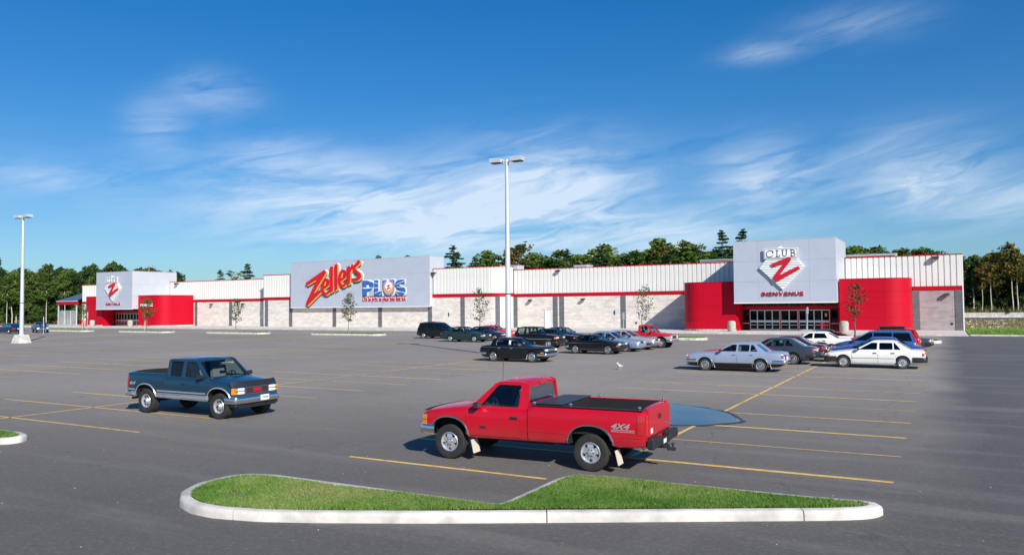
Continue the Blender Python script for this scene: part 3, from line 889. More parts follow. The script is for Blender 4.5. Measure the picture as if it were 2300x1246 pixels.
for k in range(6):
    a = -pi / 2 + (pi / 2) * k / 6.5
    o = obj('siding_panel', sm_bay, store, Vector((-57.5 + 2.5 * cos(a), 98 + 2.5 * sin(a), 5.19)) - ROOT, a + pi / 2 + .12)
curved(arc(-57.5, 98.0, 2.46, -pi / 2, 0, 10), 5.19, 8.97, 'siding_backing', 'siding')
# red parapet cap
def cap(x0, x1, y, z):
    b = MB(); b.box(x0, x1, y - .12, y + .35, z, z + .11, bev=.01); spart(b, 'parapet_cap', 'red_trim')
cap(-55.0, -21.35, YM, 8.5); cap(-10.25, 1.7, YM, 8.5); cap(-160.6, -142.75, YM, 8.5); cap(-131.8, -103.6, YM, 8.5)
cap(-103.6, -96.4, YB, 8.97); cap(-67.5, -57.5, YB, 8.97)
curved(bay_arc, 8.97, 9.08, 'parapet_cap', 'red_trim', .35, .12)
b = MB(); b.box(-103.4, -57.5, 95.8, 98.4, 8.7, 8.85); spart(b, 'bay_roof', 'roof_membrane')
b = MB(); b.box(1.60, 1.72, 97.9, 98.02, .1, 8.5); spart(b, 'corner_trim', 'white_paint')
b = MB(); b.box(1.56, 1.7, 98.06, 150, 4.6, 8.5); spart(b, 'end_siding', 'siding')
b = MB(); b.box(1.45, 1.75, 98.3, 150, 8.5, 8.6); spart(b, 'parapet_cap', 'red_trim')
# downpipe at the west end of the bay
b = MB(); b.tube([(-104.3, 97.85, .2), (-104.3, 97.85, 7.9)], .07, 8); b.box(-104.5, -104.1, 97.7, 97.95, 7.9, 8.2); spart(b, 'downpipe', 'dark_metal')
# panel-clad sign boxes
def clad_box(x0, x1, y0, y1, z0, z1, nx, nz, ny):
    g = .012
    b = MB(); b.box(x0 + .05, x1 - .05, y0 + .05, y1, z0 + .05, z1 - .04); spart(b, 'box_frame', 'panel_side')
    for i in range(nx):
        for k in range(nz):
            xa, xb = x0 + (x1 - x0) * i / nx, x0 + (x1 - x0) * (i + 1) / nx; za, zb = z0 + (z1 - z0) * k / nz, z0 + (z1 - z0) * (k + 1) / nz
            q = MB(); q.box(xa + (g / 2 if i else 0), xb - (g / 2 if i < nx - 1 else 0), y0, y0 + .045, za + g / 2, zb - g / 2, bev=.003); spart(q, 'cladding_panel', 'panel_grey')
    for sx in (x0, x1):
        for j in range(ny):
            for k in range(nz):
                ya, yb = y0 + .05 + (y1 - y0 - .05) * j / ny, y0 + .05 + (y1 - y0 - .05) * (j + 1) / ny; za, zb = z0 + (z1 - z0) * k / nz, z0 + (z1 - z0) * (k + 1) / nz
                q = MB()
                q.box(min(sx, sx + (.045 if sx == x0 else -.045)), max(sx, sx + (.045 if sx == x0 else -.045)), ya + g / 2, yb - g / 2, za + g / 2, zb - g / 2); spart(q, 'cladding_panel', 'panel_side')
    b = MB(); b.box(x0 - .02, x1 + .02, y0 - .02, y0 + .12, z0 - .13, z0 - .002); b.box(x0 - .02, x1 + .02, y0 + .12, y1, z0 - .05, z0 - .004); spart(b, 'soffit', 'white_paint')
    b = MB(); b.box(x0 - .02, x1 + .02, y0 - .02, y1, z1, z1 + .05); spart(b, 'box_cap', 'panel_side')
ZB = (-96.33, -67.65, 94.8, 3.42, 10.93)
clad_box(ZB[0], ZB[1], ZB[2], 98.6, ZB[3], ZB[4], 7, 3, 1)
# plain steel door in the block wall, with frame and light
d = MB(); d.box(-49.85, -48.93, YM - .05, YM + .05, .15, 2.62, bev=.01)
do = spart(d, 'service_door', 'white_paint')
d = MB(); d.box(-49.1, -49.0, YM - .12, YM - .05, 1.15, 1.2); d.build('handle', ['aluminium'], do)
d = MB(); d.box(-49.93, -49.852, YM - .07, YM + .05, .15, 2.7); d.box(-48.928, -48.85, YM - .07, YM + .05, .15, 2.7); d.box(-49.85, -48.93, YM - .07, YM + .05, 2.622, 2.7); d.build('door_frame', ['panel_side'], do)
# wall floodlights
def flood(x, y, z, s=1.0):
    b = MB()
    b.box(x - .12 * s, x + .12 * s, y - .10, y - .0, z - .12 * s, z + .16 * s, bev=.01)
    b.prism([(y - .1, z + .16 * s), (y - .1, z + .02), (y - .55 * s, z + .02 - .12 * s), (y - .5 * s, z + .14 * s)], x - .26 * s, x + .26 * s, axis='X')
    o = spart(b, 'floodlight', 'dark_metal')
    l = MB(); l.box(x - .22 * s, x + .22 * s, y - .5 * s, y - .15, z - .12 * s, z - .07 * s)
    l.build('lens', ['lamp_clear'], o)
for x, z in ((-52.1, 4.05), (-43.8, 4.1), (.1, 4.1), (-119.6, 4.1), (-111.2, 4.1)): flood(x, YM, z)
flood(-67.2, YB, 8.3, 1.2); flood(-47.6, YM, 8.15, 1.1); flood(-.9, YM, 8.2, 1.3); flood(-129.5, YM, 8.15, 1.3)
# fixtures on the block: hydrant flanges, vents
for x in (-113.0, .5, -36.2): 
    b = MB(); b.box(x - .12, x + .12, YM - .04, YM + .02, .75, 1.0); spart(b, 'wall_box', 'dark_metal')

# ------------------------------------------------------------------ entrances (two alike)
def entrance(dx):
    X = lambda v: v + dx
    clad_box(X(-21.3), X(-10.3), 90.0, 99.5, 3.45, 10.43, 4, 3, 3)
    rows = [(.32, 1.70), (1.72, 3.10), (3.12, 4.50), (4.52, 5.85)]
    left_s = [(X(-28.1), 98.0), (X(-28.1), 93.5)] + [(X(-25.8) + 2.3 * cos(t), 93.5 + 2.3 * sin(t)) for t in [pi + pi / 2 * k / 12 for k in range(1, 13)]]
    left_f = [(X(-25.8), 91.2), (X(-21.42), 91.2)]
    right_f = [(X(-10.18), 91.2), (X(-5.6), 91.2)]
    right_s = [(X(-5.6) + 2.3 * cos(t), 93.5 + 2.3 * sin(t)) for t in [-pi / 2 + pi / 2 * k / 12 for k in range(13)]] + [(X(-3.3), 98.0)]
    for z0, z1 in rows:
        for pth in (left_s, left_f, right_f, right_s): curved(pth, z0, z1, 'red_panel', 'red_panel', .2)
        for pth in (left_s, left_f, right_f, right_s): curved(pth, z1, min(z1 + .02, 5.85), 'panel_joint', 'red_trim', .2, -.02) if z1 < 5.8 else None
    for pth in (left_s, left_f, right_f, right_s):
        curved(pth, 5.852, 5.93, 'red_cap', 'red_trim', .25, .03)
        curved(pth, .152, .318, 'concrete_base', 'kerb_concrete', .25, .06)
    b = MB(); b.box(X(-27.8), X(-21.35), 93.5, 97.95, 5.6, 5.7); b.box(X(-25.8), X(-21.35), 91.4, 93.5, 5.6, 5.7)
    b.box(X(-10.25), X(-3.6), 93.5, 97.95, 5.6, 5.7); b.box(X(-10.25), X(-5.8), 91.4, 93.5, 5.6, 5.7); spart(b, 'entry_roof', 'roof_membrane')
    # inner returns of the vestibule
    for x0, x1 in ((-21.42, -21.22), (-10.38, -10.18)):
        b = MB(); b.box(X(x0), X(x1), 91.42, 97.9, .152, 3.39); spart(b, 'return_panel', 'red_panel')
    b = MB(); b.box(X(-21.2), X(-10.4), 97.3, 97.5, .152, 3.4); b.box(X(-21.2), X(-10.4), 93.7, 97.3, .153, .16); spart(b, 'vestibule', 'interior_dark')
    b = MB(); b.box(X(-21.2), X(-10.4), 93.42, 93.58, 2.62, 2.92); spart(b, 'header', 'red_trim')
    # glazing bars and transoms
    fr = MB()
    for x in (-21.16, -20.34, -16.86, -14.86, -11.44, -10.44): fr.box(X(x) - .05, X(x) + .05, 93.43, 93.57, .153, 2.62)
    fr.box(X(-21.2), X(-10.4), 93.44, 93.56, 2.923, 3.0)
    for k in range(9): fr.box(X(-21.2 + 10.8 * k / 8) - .035, X(-21.2 + 10.8 * k / 8) + .035, 93.44, 93.56, 3.0, 3.39)
    fo = spart(fr, 'glazing_frame', 'red_trim')
    for k in range(8):
        g = MB(); g.box(X(-21.2 + 10.8 * k / 8) + .036, X(-21.2 + 10.8 * (k + 1) / 8) - .036, 93.49, 93.51, 3.0, 3.39); g.build('pane', ['store_glass'], fo)
    for xa, xb in ((-21.11, -20.39), (-11.39, -10.49)):
        g = MB(); g.box(X(xa), X(xb), 93.49, 93.51, .2, 2.6); g.build('pane', ['store_glass'], fo)
        g = MB(); g.box(X(xa), X(xb), 93.3, 93.36, .95, 1.03); g.build('guard_bar', ['aluminium'], fo)
    def door(x0, x1):
        w = .055
        q = MB(); z0, z1 = .17, 2.56
        q.box(x0 + .006, x0 + w, 93.44, 93.54, z0, z1); q.box(x1 - w, x1 - .006, 93.44, 93.54, z0, z1)
        q.box(x0 + w, x1 - w, 93.44, 93.54, z1 - .09, z1); q.box(x0 + w, x1 - w, 93.44, 93.54, z0, z0 + .14)
        q.box(x0 + w, x1 - w, 93.435, 93.54, 1.1, 1.34)
        o = spart(q, 'entrance_door', 'aluminium')
        for a, c in ((z0 + .14, 1.1), (1.34, z1 - .09)):
            g = MB(); g.box(x0 + w, x1 - w, 93.485, 93.5, a, c); g.build('pane', ['store_glass'], o)
        g = MB(); g.box(x0 + w + .05, x1 - w - .05, 93.36, 93.40, .78, .84); g.box(x0 + w + .05, x0 + w + .09, 93.40, 93.44, .79, .83); g.build('push_bar', ['aluminium'], o)
        g = MB(); xm = (x0 + x1) / 2; g.prism([(xm - .18, 1.18), (xm + .02, 1.22), (xm + .18, 1.27), (xm - .02, 1.23)], 93.425, 93.434); g.build('logo_dash', ['sign_red'], o)
    for k in range(4): door(X(-20.29 + .845 * k), X(-20.29 + .845 * (k + 1)))
    for k in range(2): door(X(-16.81 + .95 * k), X(-16.81 + .95 * (k + 1)))
    for k in range(4): door(X(-14.81 + .83 * k), X(-14.81 + .83 * (k + 1)))
    g = MB(); g.box(X(-12.0), X(-11.78), 93.46, 93.47, 1.75, 2.15); spart(g, 'notice', 'sign_orange')
entrance(0.0)
entrance(-121.6)

# garden enclosure at the west end
gar = empty('garden_enclosure', (-164.2, 98, .15)); tag(gar, 'garden enclosure with wire fence, red fascia and blue grey hipped roof', 'enclosure')
def gpart(b, name, mats, smooth=None):
    o = b.build(name, [mats], gar, smooth); o.location = (164.2, -98, -.15); return o
b = MB(); b.box(-168.0, -160.62, 97.0, 97.25, 4.45, 5.15, bev=.01); b.box(-168.2, -168.0, 97.0, 110, 4.45, 5.15); gpart(b, 'fascia', 'red_trim')
b = MB(); b.box(-168.1, -160.62, 96.85, 97.0, 5.15, 5.28); gpart(b, 'gutter', 'white_paint')
b = MB(); b.add([(-168.3, 96.8, 5.29), (-160.62, 96.8, 5.29), (-160.62, 101, 7.1), (-164.4, 101, 7.1), (-168.3, 110, 5.29), (-160.62, 110, 7.1), (-164.4, 110, 7.1)], [(0, 1, 2, 3), (0, 3, 6, 4), (3, 2, 5, 6)]); gpart(b, 'hipped_roof', 'roof_blue')
for x in (-167.6, -165.4, -163.1, -161.0):
    b = MB(); b.box(x - .06, x + .06, 97.0, 97.12, .12, 3.2); gpart(b, 'fence_post', 'galvanised')
b = MB()
for z in (.25, 1.7, 3.15): b.box(-167.6, -161.0, 97.03, 97.09, z, z + .06)
gpart(b, 'fence_rail', 'galvanised')
b = MB()
for k in range(66): b.box(-167.5 + .1 * k - .008, -167.5 + .1 * k + .008, 97.05, 97.066, .25, 3.2)
for k in range(30): b.box(-167.6, -161.0, 97.07, 97.084, .25 + .1 * k, .262 + .1 * k)
o = gpart(b, 'fence_mesh', 'galvanised'); o['kind'] = 'stuff'
for x in (-167.8, -161.2):
    b = MB(); b.box(x - .1, x + .1, 97.1, 97.3, .1, 4.45); gpart(b, 'post', 'panel_grey')
b = MB(); b.box(-167.9, -160.7, 104, 104.2, .1, 4.4); gpart(b, 'back_wall', 'panel_side')

# rooftop units
for x, y, w, h in ((-58.5, 104, 3.0, 1.35), (-46.5, 104, 2.2, 1.0), (-8.0, 103, 6.0, .95), (-25.5, 101, 5.0, .9)):
    r = empty('rooftop_unit', (x, y, 8.15)); tag(r, {-58.5: 'grey rooftop unit peeking over the parapet by the rounded corner', -46.5: 'small grey rooftop vent unit above the service door', -8.0: 'long grey rooftop unit above the east red wall', -25.5: 'low grey rooftop unit behind the parapet beside the BIENVENUE box'}[x], 'roof unit')
    b = MB(); b.box(-w / 2, w / 2, -1, 1, 0, h, bev=.04); b.build('casing', ['panel_side'], r)
    b = MB(); b.box(-w / 2 - .05, w / 2 + .05, -1.05, 1.05, h, h + .06); b.build('lid', ['galvanised'], r)
    b = MB()
    for k in range(4): b.box(-w / 2 + .15, w / 2 - .15, -1.04, -1.005, .15 + .18 * k, .24 + .18 * k)
    b.build('louvre', ['dark_metal'], r)

# ------------------------------------------------------------------ wall signs
def quad_map(px, py, tl, bl, tr, br, X0, X1, Z0, Z1):
    hl, hr = bl[1] - tl[1], br[1] - tr[1]
    u = (px - tl[0]) / (tr[0] + (br[0] - tr[0]) * .5 - tl[0])
    s = u * hr / ((1 - u) * hl + u * hr)
    t, bt = tl[1] + (tr[1] - tl[1]) * u, bl[1] + (br[1] - bl[1]) * u
    return X0 + (X1 - X0) * s, Z1 - (Z1 - Z0) * (py - t) / (bt - t)
def zmap(p): return quad_map(p[0], p[1], (92, 208), (92, 878), (2183, 103), (2198, 858), ZB[0], ZB[1], ZB[3], ZB[4])
def sign_part(root, name, polys, y0, y1, mat, holes=None):
    b = MB()
    for i, P in enumerate(polys):
        b.prism([(x - root.location.x, z - root.location.z) for x, z in P], y0 - root.location.y, y1 - root.location.y, holes=[[(x - root.location.x, z - root.location.z) for x, z in h] for h in (holes or {}).get(i, [])])
    return b.build(name, [mat], root)
def catmull(P, n=5):
    out = []
    for i in range(len(P) - 1):
        p0, p1, p2, p3 = [Vector(P[max(0, min(len(P) - 1, i + k))]) for k in (-1, 0, 1, 2)]
        for k in range(n):
            t = k / n
            q = .5 * ((2 * p1) + (-p0 + p2) * t + (2 * p0 - 5 * p1 + 4 * p2 - p3) * t * t + (-p0 + 3 * p1 - 3 * p2 + p3) * t ** 3)
            out.append((q.x, q.y))
    out.append(tuple(P[-1]))
    return out
def name_sign():
    yF = ZB[2]
    root = empty('name_sign', (-85.5, yF, 7.0)); tag(root, 'slanted red script store name with orange and navy edges on the wide grey wall', 'sign')
    Zp = [(340, 512), (616, 317), (637, 328), (641, 362), (520, 560), (452, 676), (552, 618), (578, 640), (366, 852), (346, 838), (352, 795), (512, 452), (354, 550)]
    e1 = [(catmull([(676, 520), (674, 480), (656, 458), (628, 468), (604, 510), (592, 580), (600, 642), (628, 676), (662, 664), (696, 628)]), 35), ([(590, 600), (682, 532)], 30)]
    l1 = [(704, 277), (742, 258), (748, 268), (748, 630), (708, 656)]
    l2 = [(772, 243), (803, 222), (815, 234), (815, 600), (776, 632)]
    e2 = [(catmull([(932, 400), (930, 350), (908, 326), (882, 338), (858, 385), (846, 460), (856, 528), (886, 556), (918, 540), (948, 500)]), 36), ([(844, 484), (938, 414)], 30)]
    r_ = [(958, 272), (1004, 253), (1008, 300), (1032, 232), (1050, 226), (1046, 270), (1012, 352), (1003, 520), (962, 540)]
    s_ = [(catmull([(1140, 172), (1128, 212), (1085, 250), (1068, 290), (1085, 328), (1132, 362), (1152, 400), (1140, 436), (1100, 456), (1034, 462)]), 42)]
    glyphs = [('letter_z', Zp), ('letter_e', e1), ('letter_l', l1), ('letter_l', l2), ('letter_e', e2), ('letter_r', r_), ('letter_s', s_)]
    for nm, g in glyphs:
        def piece(name, grow, ox, oy, y0, y1, mat, parent):
            b = MB()
            if isinstance(g[0][0], list):
                for q, (path, w) in enumerate(g):
                    pts = [zmap((x + ox, y + oy)) for x, y in ribbon(path, w + 2 * grow)]; n = len(pts) // 2
                    L, R = pts[:n], pts[n:][::-1]; d = .006 * q
                    b.loft([[(L[i][0], y0 + d, L[i][1]), (L[i][0], y1 - d, L[i][1]), (R[i][0], y1 - d, R[i][1]), (R[i][0], y0 + d, R[i][1])] for i in range(n)], caps=True)
            else: b.prism([zmap((x + ox, y + oy)) for x, y in inflate(g, grow)], y0, y1)
            o = b.build(name, [mat], parent)
            o.data.transform(Matrix.Translation(-root.location))
            return o
        o = piece(nm, 0, 0, 0, yF - .40, yF - .28, 'sign_red', root)
        piece('orange_edge', 2, 13, 13, yF - .27, yF - .17, 'sign_orange', o)
        piece('navy_edge', 4, 5, 30, yF - .16, yF - .09, 'sign_navy', o)
        piece('white_backing', 15, 10, 6, yF - .08, yF - .02, 'sign_white', o)
name_sign()
def rays_mat():
    """print on the blue letters: white rays fanning out, orange glow at the hub (flat print)"""
    mt, nt, b = new_mat('plus_print'); N = nt.nodes
    b.inputs['Roughness'].default_value = .45
    tc = N.new('ShaderNodeTexCoord'); sp = N.new('ShaderNodeSeparateXYZ'); link(nt, tc.outputs['Object'], sp.inputs[0])
    def mn(op, a, c=None):
        n = N.new('ShaderNodeMath'); n.operation = op
        for i, v in enumerate((a, c)):
            if v is None: continue
            if isinstance(v, (int, float)): n.inputs[i].default_value = v
            else: link(nt, v, n.inputs[i])
        return n.outputs[0]
    ang = mn('ARCTAN2', sp.outputs[2], sp.outputs[0]); rad = mn('SQRT', mn('ADD', mn('MULTIPLY', sp.outputs[0], sp.outputs[0]), mn('MULTIPLY', sp.outputs[2], sp.outputs[2])))
    fr = mn('FRACT', mn('MULTIPLY', mn('ADD', ang, 7.12), 22 / (2 * pi)))
    ray = mn('GREATER_THAN', fr, .885)
    near = N.new('ShaderNodeMapRange'); near.inputs[1].default_value = .75; near.inputs[2].default_value = 1.2; near.inputs[3].default_value = 1; near.inputs[4].default_value = 0
    link(nt, rad, near.inputs[0])
    m1 = N.new('ShaderNodeMix'); m1.data_type = 'RGBA'; link(nt, ray, m1.inputs['Factor']); m1.inputs['A'].default_value = (.03, .13, .42, 1); m1.inputs['B'].default_value = (.72, .76, .82, 1)
    m2 = N.new('ShaderNodeMix'); m2.data_type = 'RGBA'; link(nt, near.outputs[0], m2.inputs['Factor']); link(nt, m1.outputs['Result'], m2.inputs['A']); m2.inputs['B'].default_value = (.78, .36, .08, 1)
    link(nt, m2.outputs['Result'], b.inputs['Base Color'])
rays_mat()
def plus_sign():
    yF = ZB[2]
    hub = zmap((1582, 578))
    root = empty('plus_sign', (hub[0], yF, hub[1])); tag(root, 'blue block lettering with white rays and a small diamond, red slogan below', 'sign')
    P_ = [(1190, 475), (1290, 475), (1335, 492), (1352, 530), (1348, 580), (1322, 612), (1250, 640), (1250, 706), (1190, 706)]
    Ph = [(1244, 522), (1244, 592), (1285, 585), (1297, 555), (1285, 527)]
    L_ = [(1368, 470), (1421, 470), (1421, 640), (1482, 636), (1482, 700), (1368, 704)]
    U_ = [(1497, 465), (1553, 465), (1553, 600), (1562, 632), (1582, 642), (1602, 632), (1611, 600), (1611, 460), (1666, 460), (1666, 610), (1650, 665), (1618, 695), (1582, 705), (1546, 697), (1512, 665), (1497, 610)]
    s_ = ribbon(catmull([(1822, 487), (1760, 486), (1716, 506), (1708, 545), (1745, 580), (1796, 600), (1806, 640), (1775, 672), (1684, 668)]), 52)
    for nm, g, h in (('letter_p', P_, Ph), ('letter_l', L_, None), ('letter_u', U_, None), ('letter_s', s_, None)):
        stroke = nm == 'letter_s'
        def loftP(pts, y0, y1):
            b = MB(); pts = [zmap(p) for p in pts]; n = len(pts) // 2; L, R = pts[:n], pts[n:][::-1]
            b.loft([[(L[i][0], y0, L[i][1]), (L[i][0], y1, L[i][1]), (R[i][0], y1, R[i][1]), (R[i][0], y0, R[i][1])] for i in range(n)], caps=True); return b
        def mk(name, pts, y0, y1, mat, par, hole=None):
            if stroke: b = loftP(pts, y0, y1)
            else:
                b = MB(); b.prism([zmap(p) for p in pts], y0, y1, holes=[[zmap(p) for p in hole]] if hole else [])
            o = b.build(name, [mat], par); o.data.transform(Matrix.Translation(-root.location)); return o
        o = mk(nm, g, yF - .22, yF - .14, 'plus_print', root, h)
        sh = [(x - 9, y + 10) for x, y in g]
        mk('navy_edge', sh, yF - .12, yF - .07, 'sign_navy', o, [(x - 9, y + 10) for x, y in h] if h else None)
        if not stroke: mk('white_backing', inflate(g, 13), yF - .05, yF - .02, 'sign_white', o)
        else: mk('white_backing', ribbon(catmull([(1830, 487), (1760, 484), (1716, 506), (1708, 545), (1745, 580), (1796, 600), (1806, 640), (1775, 672), (1676, 668)]), 78), yF - .05, yF - .02, 'sign_white', o)
    dm = [(1553, 500), (1611, 500), (1640, 570), (1582, 640), (1524, 575)]
    sign_part(root, 'small_diamond', [[zmap(p) for p in dm]], yF - .30, yF - .24, 'sign_white')
    sign_part(root, 'small_letter_z', [[zmap(p) for p in [(1556, 552), (1600, 536), (1606, 548), (1582, 588), (1618, 576), (1614, 590), (1566, 612), (1562, 600), (1586, 556), (1560, 564)]]], yF - .34, yF - .305, 'sign_red')
    sign_part(root, 'underline', [[zmap(p) for p in [(1190, 709), (1842, 703), (1842, 711), (1190, 718)]]], yF - .1, yF - .03, 'sign_red')
    x0, z0 = zmap((1180, 786)); x1, _ = zmap((1830, 780))
    me = text_mesh('Où le prix le plus bas fait loi', 1.0, .03, ['sign_red'], .012)
    w = max(v.co.x for v in me.vertices) - min(v.co.x for v in me.vertices); k = (x1 - x0) / w
    back = text_mesh('Où le prix le plus bas fait loi', 1.0, .02, ['sign_white'], .05)
    for me_, yy, nm in ((me, yF - .12, 'slogan'), (back, yF - .05, 'slogan_backing')):
        xf_mesh(me_, Matrix.Translation((x0 - root.location.x, yy - yF, z0 - root.location.z + .02)) @ Matrix.Diagonal((k, 1, k * 1.25, 1)) @ Matrix.Rotation(pi / 2, 4, 'X'))
        obj(nm, me_, root)
plus_sign()
def club_sign(dx, lab1, lab2):
    yF = 90.0
    cm = lambda p: (lambda q: (q[0] + dx, q[1]))(quad_map(p[0], p[1], (100, 122), (105, 826), (1290, 65), (1312, 808), -21.3, -10.3, 3.45, 10.43))
    c = cm((670, 430))
    root = empty('club_sign', (c[0], yF, c[1])); tag(root, lab1, 'sign', 'club signs over the entrances')
    D = [(500, 316), (848, 310), (936, 410), (680, 674), (408, 426)]
    M = lambda P: [cm(p) for p in P]
    sign_part(root, 'diamond_panel', [M(D)], yF - .26, yF - .002, 'sign_white')
    for k in range(12):
        y = 335 + 27 * k
        # clip to the diamond
        def span(y):
            xs = []
            for i in range(len(D)):
                (xa, ya), (xb, yb) = D[i], D[(i + 1) % len(D)]
                if (ya - y) * (yb - y) < 0: xs.append(xa + (xb - xa) * (y - ya) / (yb - ya))
            return (min(xs), max(xs)) if len(xs) >= 2 else None
        sp_ = span(y)
        if not sp_: continue
        a, e = sp_[0] + 6, sp_[1] - 6
        if e - a > 12: sign_part(root, 'stripe', [M([(a, y), (e, y - 4), (e, y + 1), (a, y + 5)])], yF - .275, yF - .262, 'sign_slate')
    B = [(468, 200), (868, 186), (868, 308), (468, 320)]
    sign_part(root, 'name_panel', [M(B)], yF - .34, yF - .262, 'sign_white')
    bo = M([(476, 207), (861, 194), (861, 302), (476, 313)]); bi = M([(482, 213), (855, 200), (855, 296), (482, 307)])
    sign_part(root, 'border', [bo], yF - .352, yF - .343, 'sign_slate', {0: [bi]})
    sign_part(root, 'crest', [M([(624, 193), (662, 166), (702, 191)])], yF - .3, yF - .15, 'sign_white')
    Z = [(548, 380), (760, 295), (782, 308), (783, 334), (646, 506), (868, 400), (887, 432), (606, 588), (574, 546), (581, 520), (706, 366), (574, 413)]
    sign_part(root, 'letter_z', [M(Z)], yF - .42, yF - .30, 'sign_red')
    # slab-serif letters of CLUB as strokes
    T = 9
    C = [[p for p in catmull([(575, 250), (560, 228), (530, 225), (504, 245), (498, 268), (508, 292), (535, 299), (562, 290), (573, 277)])], [(574, 226), (576, 254)]]
    L = [[(608, 222), (640, 221)], [(622, 222), (622, 294)], [(606, 295), (652, 292), (653, 272)]]
    U = [[(674, 219), (704, 218)], [(688, 219), (688, 268), (696, 286), (714, 288), (728, 280), (733, 262), (733, 217)], [(720, 217), (746, 216)]]
    Bb = [[(776, 214), (812, 213), (826, 224), (824, 240), (806, 248), (790, 249)], [(790, 214), (790, 288)], [(806, 248), (830, 256), (834, 274), (820, 285), (776, 288)]]
    for nm, st in (('letter_c', C), ('letter_l', L), ('letter_u', U), ('letter_b', Bb)):
        sign_part(root, nm, [M(ribbon(s, T)) for s in st], yF - .368, yF - .343, 'sign_dark')
    # welcome lettering
    w0, zb = cm((437, 745)); w1, zt = cm((920, 690))
    wr = empty('welcome_sign', ((w0 + w1) / 2, yF, zb)); tag(wr, lab2, 'sign', 'BIENVENUE lettering over the entrances')
    word = 'BIENVENUE'; adv = []
    for ch in word:
        me = text_mesh(ch, 1, .5, ['sign_red'], .018); xs = [v.co.x for v in me.vertices]; zs = [v.co.y for v in me.vertices]
        adv.append((me, min(xs), max(xs), min(zs), max(zs)))
    tot = sum(a[2] - a[1] for a in adv) + .17 * (len(word) - 1); k = (w1 - w0) / tot; x = w0 - wr.location.x
    for (me, xa, xb, za, zb2), ch in zip(adv, word):
        hz = (zt - zb) * .93 / (zb2 - za)
        bk = text_mesh(ch, 1, .5, ['sign_white'], .05)
        sh = text_mesh(ch, 1, .5, ['sign_navy'], .02)
        for me_, y0, y1, ox, oz, nm in ((me, -.16, -.10, 0, 0, 'letter_' + ch.lower()), (sh, -.09, -.05, -.05, -.045, 'shadow_edge'), (bk, -.045, -.01, 0, 0, 'white_backing')):
            xf_mesh(me_, Matrix.Translation((x + ox, (y0 + y1) / 2, oz)) @ Matrix.Diagonal((k, (y1 - y0), hz, 1)) @ Matrix.Translation((-xa, 0, -za)) @ Matrix.Rotation(pi / 2, 4, 'X'))
            o = obj(nm, me_, wr if nm.startswith('letter') else par)
            if nm.startswith('letter'): par = o
        x += (xb - xa + .17) * k
club_sign(0, 'white diamond sign with red Z and CLUB panel over the entrance behind the parked cars', 'red BIENVENUE lettering over the entrance by the parked cars')
club_sign(-121.6, 'white diamond sign with red Z and CLUB panel near the garden enclosure', 'red BIENVENUE lettering on the far box near the garden enclosure')
me = text_mesh('restaurant', .95, .05, ['sign_white'], .02)
rs = empty('restaurant_sign', (-131.0, 91.15, 3.85)); tag(rs, 'white restaurant lettering on the red wall by the far entrance', 'sign')
xf_mesh(me, Matrix.Translation((0, -.07, 0)) @ Matrix.Diagonal((.88, 1, 1, 1)) @ Matrix.Rotation(pi / 2, 4, 'X')); obj('lettering', me, rs)

# ------------------------------------------------------------------ things on the sidewalk
def concrete_bin(x, y, label, s=1.0):
    r = empty('litter_bin', (x, y, .153)); tag(r, label, 'litter bin', 'round concrete bins by the entrances')
    b = MB(); b.lathe([(.01, 0), (.44, 0), (.46, .03), (.46, 1.02), (.42, 1.06), (.34, 1.06)], 20, caps=False); b.build('drum', ['rough_concrete'], r, 40)
    b = MB(); b.lathe([(.36, 1.0), (.40, 1.1), (.36, 1.16), (.12, 1.2), (.02, 1.2)], 20); b.build('lid', ['rough_concrete'], r, 40)
    return r
concrete_bin(-21.5, 89.4, 'round concrete bin at the left of the entrance behind the pale silver sedan')
concrete_bin(-9.6, 89.6, 'round concrete bin at the right of the entrance behind the white coupe')
concrete_bin(-21.5 - 121.6, 89.4, 'round concrete bin left of the far entrance')
concrete_bin(-9.9 - 121.6, 89.4, 'round concrete bin right of the far entrance, by a sapling')
def cart_rail(x, y, n, label):
    r = empty('cart_rail', (x, y, .153)); tag(r, label, 'cart rail', 'red rails by the entrances')
    for k in range(n):
        b = MB(); b.tube([(k * .42, 0, -.02), (k * .42, 0, .95), (k * .42 + .06, 0, 1.02), (k * .42 + .2, 0, 1.02), (k * .42 + .26, 0, .95), (k * .42 + .26, 0, -.02)], .03, 6); b.build('hoop', ['red_trim'], r)
    b = MB(); b.tube([(0, .05, .5), (n * .42 - .15, .05, .5)], .025, 6); b.build('rail', ['red_trim'], r)
cart_rail(-12.3, 92.2, 5, 'red hooped rail at the right of the entrance doors')
cart_rail(-27.2, 90.4, 6, 'low red hooped rail before the red wall left of the entrance')
cart_rail(-149.0, 90.4, 6, 'red hooped rail before the narrow red wall of the far entrance')
cart_rail(-129.6, 90.4, 6, 'red hooped rail under the restaurant lettering')
def sign_post(x, y, z, h, mat, label, lean=0.0, w=.3, hh=.45, n=1, red=False, face=-.45):
    r = empty('sign_post', (x, y, z), face); tag(r, label, 'signpost', 'small signs on posts')
    b = MB(); b.tube([(0, 0, -.05), (lean, 0, h)], .032, 6); b.build('post', ['galvanised'], r)
    for k in range(n):
        zc = h - .1 - hh / 2 - k * (hh + .06); xo = lean * zc / h
        b = MB(); b.box(xo - w / 2, xo + w / 2, -.06, -.035, zc - hh / 2, zc + hh / 2, bev=.004); p = b.build('plate', [mat], r)
        if red:
            m_ = MB(); m_.prism([(xo - .03, zc - hh * .32), (xo + .03, zc - hh * .32), (xo + .03, zc + .02), (xo + .09, zc + .02), (xo, zc + hh * .34), (xo - .09, zc + .02), (xo - .03, zc + .02)], -.066, -.061); m_.build('arrow', ['sign_red'], p)
sign_post(-33.9, 84.6, 0, 2.75, 'sign_blue', 'blue parking sign on a post before the pale block wall', hh=.5)
